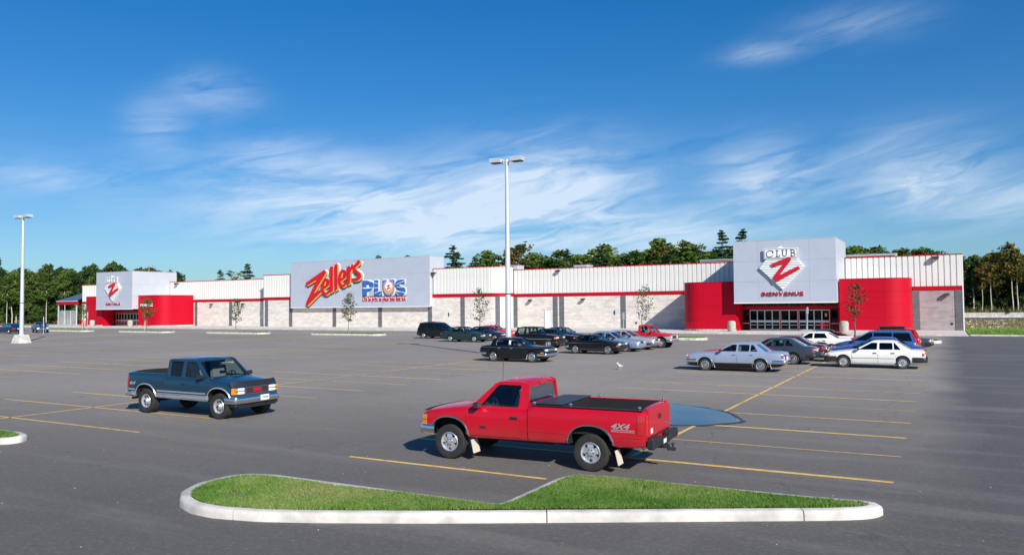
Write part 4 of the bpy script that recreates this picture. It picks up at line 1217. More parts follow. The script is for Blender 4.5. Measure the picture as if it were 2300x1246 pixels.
sign_post(-32.9, 84.7, 0, 2.45, 'sign_white', 'white sign on a slightly leaning post behind the light blue sedan', .12, hh=.75)
sign_post(-30.9, 84.7, 0, 2.45, 'sign_white', 'white sign on a post beside the sapling behind the red and silver pickup', .05, hh=.7)
sign_post(-48.5, 84.6, 0, 2.6, 'sign_dark', 'dark sign seen from behind, on a post beside the tall light pole', hh=.5)
sign_post(-57.3, 84.6, 0, 2.6, 'sign_dark', 'dark sign seen from behind, on a post behind the black minivan', hh=.5)
sign_post(-12.6, 84.6, 0, 2.9, 'sign_white', 'narrow white sign on a post before the entrance doors under BIENVENUE', .1, w=.22, hh=.6)
sign_post(-116.6, 61.5, 0, 2.5, 'sign_white', 'white sign with a red arrow by the dark blue wagon', 0, .5, .75, red=True)
sign_post(-108.6, 60.9, 0, 2.4, 'sign_white', 'two stacked white signs with red arrows before the small blue pickup', .1, .5, .6, 2, red=True)
sign_post(-100.6, 70.6, .2, 2.6, 'sign_white', 'white sign on a leaning post by the sapling before the far entrance', .45, .25, .7)
sign_post(-113.6, 70.2, .2, 2.8, 'sign_white', 'leaning white post with a narrow sign on the island before the garden enclosure', .5, .12, .8)
# ================================================================== light poles
def light_pole(x, y, label, rot=0.0):
    r = empty('light_pole', (x, y, 0), rot); tag(r, label, 'light pole', 'twin headed parking lot light poles')
    b = MB(); b.loft([[(sx * a, sy * a, z) for sx, sy in ((-1, -1), (1, -1), (1, 1), (-1, 1))] for a, z in ((.66, -.05), (.62, .06), (.46, .78), (.43, .82))], caps=True)
    b.build('concrete_base', ['kerb_concrete'], r)
    b = MB(); b.tube([(0, 0, .8), (0, 0, 4.2), (0, 0, 8.5), (0, 0, 12.75)], [.20, .175, .145, .11], 12); b.build('mast', ['galvanised'], r, 40)
    b = MB(); b.lathe([(.26, .8), (.26, .86), (.21, .9)], 12, caps=True); b.build('base_plate', ['galvanised'], r)
    b = MB(); b.tube([(0, 0, 3.98), (0, 0, 4.05)], .185, 12); b.build('collar', ['dark_metal'], r)
    for s in (-1, 1):
        b = MB(); b.tube([(0, 0, 12.5), (s * .28, 0, 12.72), (s * .42, 0, 12.72)], .05, 8); arm = b.build('arm', ['galvanised'], r)
        b = MB()
        x0, x1 = (.36, 1.16)
        b.loft([[(s * x0, -.30, 12.58), (s * x1, -.30, 12.60), (s * x1, .30, 12.60), (s * x0, .30, 12.58)], [(s * x0, -.30, 12.82), (s * x1, -.30, 12.84), (s * x1, .30, 12.84), (s * x0, .30, 12.82)], [(s * (x0 + .05), -.26, 12.86), (s * (x1 - .05), -.26, 12.88), (s * (x1 - .05), .26, 12.88), (s * (x0 + .05), .26, 12.86)]], caps=True)
        h = b.build('lamp_head', ['galvanised'], r)
        b = MB(); b.box(min(s * .42, s * 1.1), max(s * .42, s * 1.1), -.25, .25, 12.555, 12.575); b.build('lens', ['dark_metal'], h)
light_pole(-24.65, 43.2, 'tall twin headed light pole rising behind the black sedan', radians(2))
light_pole(-80.9, 43.2, 'twin headed light pole with a bare concrete base on the open asphalt', radians(2))

# ================================================================== trees
def leaf_cards(c, size, tone, rng, flat=.0, jit=.35):
    """n random quads around centres c (n,3)"""
    n = len(c)
    a = rng.normal(size=(n, 3)); a[:, 2] *= (1 - flat); a /= np.linalg.norm(a, axis=1)[:, None]
    t = rng.normal(size=(n, 3)); u = np.cross(a, t); u /= np.linalg.norm(u, axis=1)[:, None]; w = np.cross(a, u)
    s = size * rng.uniform(1 - jit, 1 + jit, n)[:, None]
    v = np.stack([c - u * s, c + w * s * .62, c + u * s, c - w * s * .62], 1)
    f = np.arange(4 * n).reshape(n, 4)
    return v.reshape(-1, 3), f, np.repeat(tone, 4)
def branchy(rng, H, trunk_r, clear, spread, nb, up=.5, wob=.01):
    """trunk polyline and limb polylines"""
    lean = rng.normal(0, .03, 2) * H
    tr = [(lean[0] * t * t + rng.normal(0, wob) * H * (t > 0), lean[1] * t * t + rng.normal(0, wob) * H * (t > 0), H * t * .97) for t in np.linspace(0, 1, 7)]
    limbs = []
    T = np.array(tr)
    for k in range(nb):
        t = clear + (1 - clear) * (k + rng.random()) / nb * .97
        i = min(int(t * 6), 5); f = t * 6 - i; p = T[i] * (1 - f) + T[i + 1] * f
        az = k * 2.4 + rng.normal(0, .4)
        prof = sin(pi * min(1, .18 + .82 * (t - clear) / (1 - clear))) ** .7 if t < 1 else .2
        L = spread * H * prof * rng.uniform(.7, 1.15)
        d = np.array([cos(az), sin(az), up * rng.uniform(.5, 1.4)])
        pts = [p]; q = p.copy()
        for s in range(3):
            d = d + rng.normal(0, .16, 3); d[2] += .05; q = q + d / np.linalg.norm(d) * L / 3; pts.append(q.copy())
        limbs.append(np.array(pts))
    return tr, limbs
def make_deciduous(seed, H, leafm, barkm, clear=.3, spread=.24, nb=26, per=80, size=.30, clump=.9, trunk_r=None, skip=0.0, wob=.01):
    rng = np.random.default_rng(seed)
    tr, limbs = branchy(rng, H, .1, clear, spread, nb, wob=wob)
    tr_r = trunk_r or H * .011
    b = MB(); b.tube(tr, [tr_r * (1.15 - t * .95) for t in np.linspace(0, 1, 7)], 6, caps=False)
    C, T = [], []
    for L in limbs:
        b.tube([tuple(p) for p in L], [tr_r * .42, tr_r * .3, tr_r * .2, tr_r * .08], 4, caps=False)
        if rng.random() < skip: continue
        light = rng.normal(0, .12)
        for t in (.45, .72, 1.0):
            i = min(int(t * 3), 2); f = t * 3 - i; p = L[i] * (1 - f) + L[i + 1] * f
            n = int(per * rng.uniform(.5, 1.3) / 3 * (1.3 if t == 1 else .9))
            r = clump * rng.uniform(.65, 1.3) * (.7 + .4 * t)
            d = rng.normal(size=(n, 3)); d /= np.linalg.norm(d, axis=1)[:, None]
            C.append(p + d * r * (rng.random(n)[:, None] ** .45) * np.array([1, 1, .72]))
            T.append(np.clip(.42 + light + rng.normal(0, .2, n), 0, 1))
    c = np.concatenate(C); t = np.concatenate(T)
    v, f, tn = leaf_cards(c, size, t, rng)
    return b.mesh('trunk', [MATS[barkm]], 60, recalc=False), fast_mesh('crown', v, f, [leafm], tn)
def make_conifer(seed, H, sparse=1.0, width=.2, start=.12):
    rng = np.random.default_rng(seed)
    b = MB(); tr_r = H * .011
    b.tube([(0, 0, 0), (H * .004, 0, H * .5), (0, H * .006, H)], [tr_r, tr_r * .6, tr_r * .05], 6, caps=False)
    C, T = [], []
    z = start * H
    while z < H * .985:
        t = (z / H - start) / (1 - start)
        R = width * H * (1 - t) ** .8 * rng.uniform(.65, 1.2) + .15
        for k in range(rng.integers(4, 7)):
            if rng.random() > sparse: continue
            a = rng.uniform(0, 2 * pi); l = R * rng.uniform(.55, 1.15); dr = rng.uniform(-.25, .22)
            tip = np.array([cos(a) * l, sin(a) * l, dr * l]); p0 = np.array([0, 0, z])
            b.tube([tuple(p0), tuple(p0 + tip * .6 + np.array([0, 0, -.03 * l])), tuple(p0 + tip)], [tr_r * .25, tr_r * .15, .01], 3, caps=False)
            n = int(14 + 26 * l)
            s = rng.uniform(.18, 1, n)[:, None]
            C.append(p0 + tip * s + rng.normal(size=(n, 3)) * np.array([.2, .2, .10]) * (0.6 + .28 * l) * (1.2 - s))
            T.append(np.clip(.4 + .25 * (s[:, 0] - .5) + rng.normal(0, .18, n), 0, 1))
        z += H * rng.uniform(.028, .05)
    n = 25; C.append(np.c_[rng.normal(0, .10, n), rng.normal(0, .10, n), H - rng.random(n) * H * .07]); T.append(np.full(n, .5))
    v, f, tn = leaf_cards(np.concatenate(C), .20, np.concatenate(T), rng, flat=.4)
    return b.mesh('trunk', [MATS['bark']], 60, recalc=False), fast_mesh('crown', v, f, ['needle'], tn)
KINDS = {}
for i, (lm, bk, cl, sp_, nb, per) in enumerate([('leaf_green', 'bark', .22, .23, 30, 120), ('leaf_green', 'pale_bark', .30, .20, 26, 110), ('leaf_dark', 'bark', .2, .24, 32, 130), ('leaf_autumn', 'pale_bark', .34, .19, 24, 80),
                                                ('leaf_green', 'bark', .15, .27, 34, 120), ('leaf_dark', 'pale_bark', .3, .2, 26, 110)]):
    KINDS['d%d' % i] = make_deciduous(100 + i, 16.0, lm, bk, cl, sp_, nb, per, .30, 1.0)
KINDS['bare'] = make_deciduous(131, 16.0, 'leaf_autumn', 'pale_bark', .35, .15, 24, 40, .22, .7, skip=.35)
KINDS['birch'] = make_deciduous(133, 16.0, 'leaf_autumn', 'pale_bark', .5, .15, 22, 60, .26, .8, trunk_r=.13, wob=.0015)
KINDS['aspen'] = make_deciduous(137, 16.0, 'leaf_green', 'pale_bark', .45, .17, 24, 90, .28, .9, trunk_r=.12, wob=.002)
KINDS['c0'] = make_conifer(201, 16.0, .95, .2, .15)
KINDS['c1'] = make_conifer(202, 16.0, .7, .17, .25)
KINDS['c2'] = make_conifer(203, 16.0, .85, .24, .1)
KINDS['bush'] = make_deciduous(140, 5.0, 'leaf_dark', 'bark', .05, .42, 22, 110, .26, .8)
KINDS['bush2'] = make_deciduous(141, 5.0, 'leaf_green', 'bark', .05, .40, 20, 100, .26, .8)
KDESC = {'d0': 'leafy green broadleaf tree', 'd1': 'pale barked green tree', 'd2': 'dense dark green tree', 'd3': 'yellowing autumn tree', 'd4': 'broad bushy green tree', 'd5': 'dark tree with a pale trunk',
         'bare': 'thin half bare birch', 'birch': 'tall white trunked birch', 'aspen': 'slim pale trunked aspen', 'c0': 'full dark spruce', 'c1': 'ragged open pine', 'c2': 'wide dark fir', 'bush': 'dark undergrowth shrub', 'bush2': 'green undergrowth shrub'}
def tree(kind, x, y, h, where, group, rot=None, wide=1.0):
    base = 5.0 if kind.startswith('bush') else 16.0
    nm = 'shrub' if kind.startswith('bush') else ('conifer_tree' if kind[0] == 'c' else 'broadleaf_tree')
    r = empty(nm, (x, y, -.05), random.uniform(0, 6.28) if rot is None else rot)
    s = h / base; r.scale = (s * wide, s * wide, s)
    size = '' if 'small' in where else (('knee high ' if h < 1 else 'tall ' if h > 4.2 else 'low ') if nm == 'shrub' else ('very tall ' if h > 18.4 else 'tall ' if h > 16 else 'short ' if h < 13.6 else 'medium height '))
    lab = (size + KDESC[kind].replace('tall ', '') if size else KDESC[kind]) + ' ' + where
    tag(r, lab, 'shrub' if nm == 'shrub' else 'tree', lab.split(' ' + where)[0] + ', several ' + group)
    tm, cm_ = KINDS[kind]
    obj('trunk', tm, r); obj('crown', cm_, r)
    return r
rt = random.Random(5)
G1 = 'showing above the store roof'
# behind the roof: (kind, X, Y, height)
back = [('c2', -117, 175, 20.2), ('c2', -112, 178, 17.2), ('d1', -111.5, 185, 19), ('d0', -106.5, 186, 16.5), ('d3', -101.3, 185, 20.6), ('d1', -97, 188, 18), ('d0', -93.5, 186, 16.2), ('d0', -88, 180, 17.6), ('c1', -84, 178, 17.8),
        ('d4', -81.5, 185, 16.5), ('d1', -77.6, 185, 19.5), ('c0', -74, 176, 17.2), ('d0', -70.5, 184, 16.2), ('d4', -67, 182, 17), ('d1', -64.3, 190, 20.4), ('d3', -61.5, 186, 17.8), ('d2', -58, 180, 16.2), ('d4', -53.8, 180, 18.4),
        ('d0', -50, 184, 15.8), ('d3', -47, 186, 16.0), ('c1', -42.7, 170, 19.6), ('c1', -38.1, 170, 19.6), ('d2', -44.5, 178, 15.5), ('d2', -21, 188, 15.6), ('d0', -17.2, 190, 16.4), ('d2', -13, 192, 15.4), ('d0', -9.6, 190, 15.2), ('d5', -5.2, 190, 14.8), ('d2', -1.8, 192, 14.9),
        ('c0', -213.9, 190, 19.2), ('c1', -163.4, 200, 20.5), ('c1', -151.5, 200, 20.1), ('c1', -240, 200, 18.2), ('bare', -226, 196, 18.0), ('d0', -56, 190, 17), ('d4', -73, 192, 16.8), ('d2', -91, 192, 16.8), ('d0', -33, 186, 15.0), ('d0', -104, 192, 16.6), ('d4', -86, 190, 17.2), ('d0', -80, 192, 18.2), ('d4', -62, 194, 17.6), ('d0', -55, 192, 17.6), ('d4', -47, 194, 17.4), ('d0', -68, 194, 17.8), ('d3', -51, 190, 16.8), ('d4', -41, 190, 16.6), ('d2', -97, 194, 17), ('d4', -25, 194, 16), ('d2', -29, 192, 15.8), ('d4', -14, 196, 16.4), ('d0', -6, 196, 15.6)]
for k, x, y, h in back: tree(k, x, y, h, G1, G1, wide=1.45 if k[0] == 'd' else 1.75)
G2 = 'in the wood west of the store'
for row, (y0, n, x0, dx) in enumerate([(114, 14, -246, 5.3), (121, 14, -249, 5.4), (129, 14, -254, 6.0), (140, 12, -270, 7.5)]):
    for i in range(n):
        x = x0 + dx * i + rt.uniform(-1.6, 1.6); 
        k = rt.choice(['d0', 'd2', 'd5', 'd1', 'd2', 'c0', 'd3'] if row else ['d0', 'd2', 'd5', 'd5', 'd1'])
        h = rt.uniform(12.0, 15.2) + (1.2 if row else 0)
        if x > -205 + row * 2 and x < -190: h *= .96
        if x > -178: h = min(h, 13.2)
        tree(k, x, y0 + rt.uniform(-2, 2), h, G2, G2, wide=.95)
for x_, h_ in ((-222, 13), (-214, 12.5), (-207, 13.5), (-196, 13), (-188, 12), (-230, 13)): tree('aspen', x_, 110.5, h_, G2, G2)
tree('c1', -238.5, 121, 18.5, G2, G2); tree('bare', -176, 124, 14.6, G2, G2); tree('bare', -172, 128, 14, G2, G2)
for i in range(20): tree(rt.choice(['bush', 'bush2', 'bush']), -250 + 4.0 * i + rt.uniform(-1, 1), 112 + rt.uniform(-1.5, 4), rt.uniform(2.8, 4.8), G2, G2)
G3 = 'in the wood east of the store'
for row, (y0, n, x0, dx) in enumerate([(216, 9, 2, 4.6), (223, 9, -1, 4.8), (231, 9, -3, 5.2), (240, 9, -6, 6)]):
    for i in range(n):
        x = x0 + dx * i + rt.uniform(-1.4, 1.4)
        k = rt.choice(['d2', 'd5', 'd2', 'd2', 'd5', 'd0', 'd5', 'd3'])
        tree(k, x, y0 + rt.uniform(-2, 2), rt.uniform(12.8, 15.8) + .4 * row, G3, G3, wide=1.0)
tree('birch', 13.4, 210.5, 17.2, G3, G3); tree('birch', 14.4, 211, 16.0, G3, G3); tree('birch', 9.2, 210.8, 14.6, G3, G3); tree('birch', 7.4, 211, 12.6, G3, G3); tree('birch', 20, 211, 15.6, G3, G3); tree('d3', 10.6, 219, 15.5, G3, G3); tree('c0', 18.5, 226, 17.0, G3, G3)
for i in range(16): tree(rt.choice(['bush', 'bush2', 'bush', 'bush']), 1 + 2.9 * i + rt.uniform(-1, 1), 212.5 + rt.uniform(-1, 5), rt.uniform(3.0, 5.5), G3, G3)
tree('c0', 11.8, 203.5, 3.2, 'small, standing alone by the back road barrier', 'by the back road')
# a dense belt of far wood that closes the gaps between the trunks
def wood_belt(name, x0, x1, y, h, n, label, seed):
    rng = np.random.default_rng(seed)
    c = np.c_[rng.uniform(x0, x1, n), y + rng.uniform(0, 9, n), rng.random(n) ** .8]
    top = h * (.72 + .28 * vnoise(c[:, 0], c[:, 1], .22, seed)); c[:, 2] *= top
    v, f, tn = leaf_cards(c, .62, np.clip(.25 + .3 * rng.random(n), 0, 1), rng)
    stuff(obj(name, fast_mesh(name, v, f, ['leaf_dark'], tn)), label, 'wood')
wood_belt('distant_wood', -330, -158, 150, 11.5, 26000, 'dark mass of wood far behind the west trees', 3)
wood_belt('distant_wood', -12, 75, 248, 12.5, 22000, 'dark mass of wood far behind the east trees', 4)

# saplings on the small islands
def sapling(x, y, h, seed, label, leafm='leaf_sapling', per=26, clear=.30, spread=.22, z=.19):
    r = empty('sapling_tree', (x, y, z), seed * 1.3); tag(r, label, 'young tree', 'young trees planted on the islands')
    tm, cm_ = make_deciduous(seed, h, leafm, 'bark', clear, spread, 20, per, .085, .42, trunk_r=.045)
    obj('trunk', tm, r); obj('crown', cm_, r)
    b = MB(); b.tube([(.16, 0, -.05), (.16, 0, 1.5)], .025, 5); b.build('stake', ['stake'], r)
sapling(-62.1, 70.3, 4.9, 301, 'sapling with a full oval crown before the wide grey sign wall', per=46, spread=.17)
sapling(-81.2, 70.3, 4.4, 302, 'sapling before the pale block wall left of the sign wall', per=36, spread=.2)
sapling(-99.7, 70.3, 4.6, 303, 'green sapling before the far entrance and red wall', 'leaf_green', 46, .35, .24)
sapling(-43.6, 70.3, 5.0, 304, 'slender open sapling behind the red car, before the rounded bay', per=30, clear=.27, spread=.2)
sapling(-25.4, 70.3, 4.9, 305, 'thin open sapling behind the red and silver pickup', per=24, clear=.35, spread=.2)
sapling(-6.7, 70.3, 4.75, 306, 'sapling with brownish leaves against the red wall right of the entrance', per=30, clear=.36, spread=.19)
sapling(-114.8, 70.3, 4.0, 307, 'small sapling before the garden enclosure', per=24, clear=.4)

# ================================================================== gull on the asphalt
g = empty('gull', (-14.4, 36.6, -.11), radians(255)); tag(g, 'white gull with grey wings standing on the asphalt', 'bird')
b = MB()
prof = [(-.20, .01, .26), (-.12, .045, .27), (0, .075, .27), (.10, .07, .29), (.16, .045, .34), (.19, .036, .39), (.22, .042, .42), (.26, .034, .43), (.285, .01, .425)]
b.loft([[(x, r_ * cos(t), z + r_ * 1.05 * sin(t)) for t in [2 * pi * k / 10 for k in range(10)]] for x, r_, z in prof], caps=True); b.build('body', ['feather_white'], g, 60)
for s in (-1, 1):
    b = MB(); b.loft([[(.10, s * .07, .31), (.10, s * .078, .25)], [(-.08, s * .075, .32), (-.08, s * .075, .24)], [(-.28, s * .02, .275), (-.28, s * .02, .255)]], closed=False); b.build('wing', ['feather_grey'], g)
    b = MB(); b.tube([(.02, s * .03, .21), (.03, s * .03, .112)], .008, 5); b.tube([(.03, s * .03, .118), (.08, s * .04, .118)], .007, 4); b.build('leg', ['beak'], g)
b = MB(); b.tube([(.28, 0, .425), (.34, 0, .41)], [.014, .003], 6); b.build('beak', ['beak'], g)
# ================================================================== vehicles
PROF_CAR = [(0, .84), (.04, .93), (.12, .972), (.35, 1.0), (.60, 1.0), (.78, .988), (.90, .962), (.97, .925), (1.0, .87)]
PROF_TRK = [(0, .90), (.04, .955), (.14, .985), (.40, 1.0), (.55, 1.0), (.74, .992), (.88, .978), (.96, .955), (.99, .93), (1.0, .89)]
CACHE = {}
class Car:
    def __init__(s, sp):
        s.sp = sp
        s.prof = PROF_TRK if sp.get('truck') else PROF_CAR
        s.pf = [p[0] for p in s.prof]; s.pw = [p[1] for p in s.prof]
    def _i(s, key, x, sm=.05):
        P = s.sp[key]; xs = [p[0] for p in P]; ys = [p[1] for p in P]
        return sum(np.interp(x + d * sm, xs, ys) for d in (-1, -.5, 0, .5, 1)) / 5
    def top(s, x): return s._i('top', x)
    def bot(s, x): return s._i('bot', x)
    def hw(s, x): return s.sp['W'] * s._i('plan', x, .06)
    def Y(s, x, z):
        zb, zt = s.bot(x), s.top(x)
        return s.hw(x) * float(np.interp((z - zb) / (zt - zb), s.pf, s.pw))
    @property
    def xf(s): return s.sp['wb'] + s.sp['fo']
    @property
    def xr(s): return -s.sp['ro']
def boolean_cut(me, cutter):
    o = bpy.data.objects.new('tmp', me); COL.objects.link(o)
    c = bpy.data.objects.new('tmp_cut', cutter); COL.objects.link(c)
    md = o.modifiers.new('b', 'BOOLEAN'); md.operation = 'DIFFERENCE'; md.object = c; md.solver = 'EXACT'
    try: md.material_mode = 'TRANSFER'
    except Exception: pass
    dg = bpy.context.evaluated_depsgraph_get(); dg.update()
    out = bpy.data.meshes.new_from_object(o.evaluated_get(dg))
    bpy.data.objects.remove(o); bpy.data.objects.remove(c); bpy.data.meshes.remove(cutter)
    return out
def hull_mesh(c, paint_a, paint_b):
    sp = c.sp
    xs = list(np.linspace(c.xr, c.xf, 58)) + [c.xr + .02, c.xr + .05, c.xf - .02, c.xf - .05]
    xs = sorted(set(round(float(x), 4) for x in xs))
    b = MB(); rings = []
    tone = sp.get('tone')
    for x in xs:
        zb, zt, w = c.bot(x), c.top(x), c.hw(x)
        half = [(0, zb)]
        fr = [(zb + f * (zt - zb), w * k) for f, k in c.prof]
        if tone:
            zz = min(max(tone, zb + .012), zt - .012); fr = sorted(fr + [(zz, c.Y(x, zz))])
        half += [(y, z) for z, y in fr]
        cr = sp.get('crown', .035)
        half += [(w * .6, zt + cr * .7), (w * .3, zt + cr * .93), (0, zt + cr)]
        ring = [(x, y, z) for y, z in half] + [(x, -y, z) for y, z in half[-2:0:-1]]
        rings.append(ring)
    b.loft(rings, caps=True)
    me = b.mesh('body', [MATS[paint_a], MATS['underbody'], MATS[paint_b]])
    if tone:
        for p in me.polygons:
            if p.center.z < tone: p.material_index = 2
    k = MB()
    ra, W_ = sp['ra'], sp['W']
    for ax in (0, sp['wb']):
        for s_ in (1, -1):
            y0, y1 = s_ * (W_ - .34), s_ * (W_ + .12)
            prof = []
            sq = sp.get('arch_sq', 0)
            for q in range(28):
                t = 2 * pi * q / 28
                rr = ra * (1 + sq * abs(sin(2 * t)) ** 2 * .10)
                prof.append((ax + rr * cos(t), sp['r'] + sp.get('arch_up', .02) + rr * sin(t)))
            rg = [[(x, y, z) for x, z in prof] for y in (y0, y1)]
            k.loft(rg, 1, caps=True)
    for (x0, x1, hw_, z0, z1) in sp['cavities']:
        k.box(x0, x1, -hw_, hw_, z0, z1, 1)
    for xg in sp.get('gaps', ()):
        for s_ in (1, -1):
            k.box(xg - .008, xg + .008, min(s_ * (W_ - .06), s_ * (W_ + .05)), max(s_ * (W_ - .06), s_ * (W_ + .05)), .2, 1.6, 1)
    cut = k.mesh('cut', [MATS[paint_a], MATS['underbody']])
    for p in cut.polygons: p.material_index = 1
    out = boolean_cut(me, cut); bpy.data.meshes.remove(me)
    set_smooth(out, 32)
    return out
def side_patch(c, x0, x1, z0, z1, off, s_, nx=8, nz=6, rim=.014, tone=None):
    """panel lying on the body side; z1 may be a function of x"""
    b = MB(); g = []
    for i in range(nx + 1):
        x = x0 + (x1 - x0) * i / nx; zt = z1(x) if callable(z1) else z1; zb_ = z0(x) if callable(z0) else z0
        row = []
        zs = [zb_ + (zt - zb_) * j / nz for j in range(nz + 1)]
        if tone and zb_ < tone < zt:
            k = min(range(1, nz), key=lambda j: abs(zs[j] - tone)); zs[k] = tone
        for z in zs:
            row.append((x, s_ * (c.Y(x, z) + off), z))
        g.append(row)
    for i in range(nx):
        for j in range(nz):
            zc = (g[i][j][2] + g[i][j + 1][2]) / 2
            b.face([g[i][j], g[i + 1][j], g[i + 1][j + 1], g[i][j + 1]], 1 if (tone and zc < tone) else 0)
    edge = [g[i][0] for i in range(nx + 1)] + [g[nx][j] for j in range(1, nz + 1)] + [g[i][nz] for i in range(nx - 1, -1, -1)] + [g[0][j] for j in range(nz - 1, 0, -1)]
    inn = [(x, y - s_ * (off + rim), z) for x, y, z in edge]
    b.loft([edge, inn], 0)
    return b
def strip(c, x0, x1, z, h, off, s_, n=14, slope=0.0):
    b = MB(); rings = []
    for i in range(n + 1):
        x = x0 + (x1 - x0) * i / n; zz = z + slope * (x - x0)
        y0 = c.Y(x, zz)
        rings.append([(x, s_ * (y0 - .01), zz - h / 2), (x, s_ * (y0 + off), zz - h * .35), (x, s_ * (y0 + off), zz + h * .35), (x, s_ * (y0 - .01), zz + h / 2)])
    b.loft(rings, caps=True); return b
def bumper(c, end, z0, z1, proud=.08, wrap=.40, thick=.12, notch=0.0):
    """bar that wraps round one end of the car: end=+1 front, -1 rear"""
    xe = c.xf if end > 0 else c.xr
    Wm = c.sp['W']
    pts = []
    n = 9
    corner = .16
    hwc = c.hw(xe - end * wrap) + proud * .35
    side = [(xe - end * wrap, hwc), (xe - end * wrap * .5, hwc), (xe - end * (corner - proud * .6), hwc - .005)]
    front = []
    for k in range(1, 5):
        t = k / 4 * pi / 2
        front.append((xe + end * (proud - corner * .8 * (1 - sin(t))), hwc - .01 - corner * (1 - cos(t))))
    half = side + front + [(xe + end * (proud + .015), hwc * .4)]
    path = half + [(x, -y) for x, y in half[::-1]]
    rings = []
    N = len(path)
    for i, p in enumerate(path):
        a = path[max(i - 1, 0)]; q = path[min(i + 1, N - 1)]
        dx, dy = q[0] - a[0], q[1] - a[1]; l = sqrt(dx * dx + dy * dy) or 1
        nx, ny = dy / l, -dx / l
        if end > 0: nx, ny = -nx, -ny
        if nx * end < -.01: nx, ny = -nx, -ny
        h = z1 - z0
        pr = [(-thick, z0), (-.012, z0), (0, z0 + h * .25), (0, z1 - h * .22), (-.02, z1), (-thick, z1)]
        rings.append([(p[0] + nx * o, p[1] + ny * o, z) for o, z in pr])
    b = MB(); b.loft(rings, caps=True); return b
def tyre_mesh(r, w, knob):
    key = ('t', r, w, knob)
    if key in CACHE: return CACHE[key]
    rr = r * (.56 if knob else .62); n = 108 if knob else 36
    prof = [(rr, -w * .40), (r * .80, -w * .5), (r * .95, -w * .46), (r, -w * .36), (r, 0), (r, w * .36), (r * .95, w * .46), (r * .80, w * .5), (rr + .012, w * .45), (rr, w * .40)]
    rings = []
    for i, (q, y) in enumerate(prof):
        ring = []
        for k in range(n):
            t = 2 * pi * k / n; g = 1.0
            if knob and 2 <= i <= 6: g = 1.0 if ((k + (i > 4) * 2) // 2) % 2 else (.976 if i in (3, 4, 5) else .985)
            ring.append((q * g * cos(t), y, q * g * sin(t)))
        rings.append(ring)
    b = MB(); b.loft(rings)
    me = b.mesh('wheel', [MATS['rubber' if knob else 'tyre_wall']], 28 if knob else 40)
    CACHE[key] = me; return me
def rim_mesh(r, w, style):
    key = ('r', r, w, style)
    if key in CACHE: return CACHE[key]
    rr = r * (.56 if style.startswith('trk') else .62)
    b = MB()
    y = w * .42
    mats = ['alloy', 'dark_metal', 'chrome']
    b.lathe([(rr + .004, y), (rr - .006, y + .012), (rr - .022, y + .004), (rr - .03, y - .03), (rr - .034, y - .10)], 36, 'Y', mi=0)
    b.lathe([(rr - .03, y - .085), (.002, y - .085)], 24, 'Y', mi=1)
    if style == 'trk5' or style == 'alloy5':
        for k in range(5):
            a = 2 * pi * k / 5 + .3; ca, sa = cos(a), sin(a); R_ = rr - .022
            def P(rad, lat, yy): return (rad * ca - lat * sa, yy, rad * sa + lat * ca)
            rings = []
            for rad, wd, yo in ((.03, .055, y - .01), (R_ * .45, .058, y - .004), (R_ * .8, .062, y - .012), (R_, .074, y - .02)):
                rings.append([P(rad, -wd, yo), P(rad, wd, yo), P(rad, wd * .9, yo - .055), P(rad, -wd * .9, yo - .055)])
            b.loft(rings, 0, caps=True)
        b.lathe([(.085, y - .03), (.082, y - .002), (.05, y + .012), (.002, y + .014)], 20, 'Y', mi=0)
        for k in range(6):
            a = 2 * pi * k / 6; b.lathe([(.014, y + .004), (.014, y + .016), (.001, y + .018)], 6, 'Y', (.062 * cos(a), 0, .062 * sin(a)), 1)
    elif style == 'trksteel':
        b.lathe([(rr - .03, y - .03), (rr * .82, y - .035), (rr * .78, y - .06), (rr * .55, y - .07), (rr * .5, y - .03), (rr * .42, y - .01), (rr * .30, y + .03), (rr * .28, y + .045), (.002, y + .047)], 30, 'Y', mi=0)
        for k in range(8):
            a = 2 * pi * k / 8; R_ = rr * .665
            b.lathe([(.03, y - .05), (.03, y - .060), (.001, y - .0605)], 8, 'Y', (R_ * cos(a), .0, R_ * sin(a)), 1)
        b.lathe([(rr * .22, y + .046), (rr * .18, y + .055), (.001, y + .056)], 14, 'Y', mi=1)
    elif style == 'cap':
        b.lathe([(rr - .02, y + .002), (rr * .86, y + .012), (rr * .80, y - .004), (rr * .52, y + .0), (rr * .46, y + .022), (rr * .30, y + .034), (.002, y + .036)], 30, 'Y', mi=2)
        for k in range(20):
            a = 2 * pi * k / 20; R_ = rr * .66
            ca, sa = cos(a), sin(a)
            q = [(R_ * .88 * ca - .008 * sa, y + .003, R_ * .88 * sa + .008 * ca), (R_ * 1.16 * ca - .010 * sa, y + .003, R_ * 1.16 * sa + .010 * ca), (R_ * 1.16 * ca + .010 * sa, y + .003, R_ * 1.16 * sa - .010 * ca), (R_ * .88 * ca + .008 * sa, y + .003, R_ * .88 * sa - .008 * ca)]
            b.face(q, 1)
    else:  # painted steel with slots
        b.lathe([(rr - .02, y), (rr * .9, y + .004), (rr * .6, y + .012), (rr * .35, y + .022), (.002, y + .024)], 30, 'Y', mi=0)
        for k in range(14):
            a = 2 * pi * k / 14; ca, sa = cos(a), sin(a)
            def Q(rad, lat): return (rad * ca - lat * sa, y + .012, rad * sa + lat * ca)
            b.face([Q(rr * .70, .009), Q(rr * .9, .012), Q(rr * .9, -.012), Q(rr * .70, -.009)], 1)
        for k in range(4):
            a = 2 * pi * k / 4 + .4; b.lathe([(.028, y + .018), (.026, y + .0255), (.001, y + .026)], 10, 'Y', (rr * .3 * cos(a), 0, rr * .3 * sin(a)), 1)
    me = b.mesh('rim', [MATS[m_] for m_ in mats], 35); CACHE[key] = me; return me
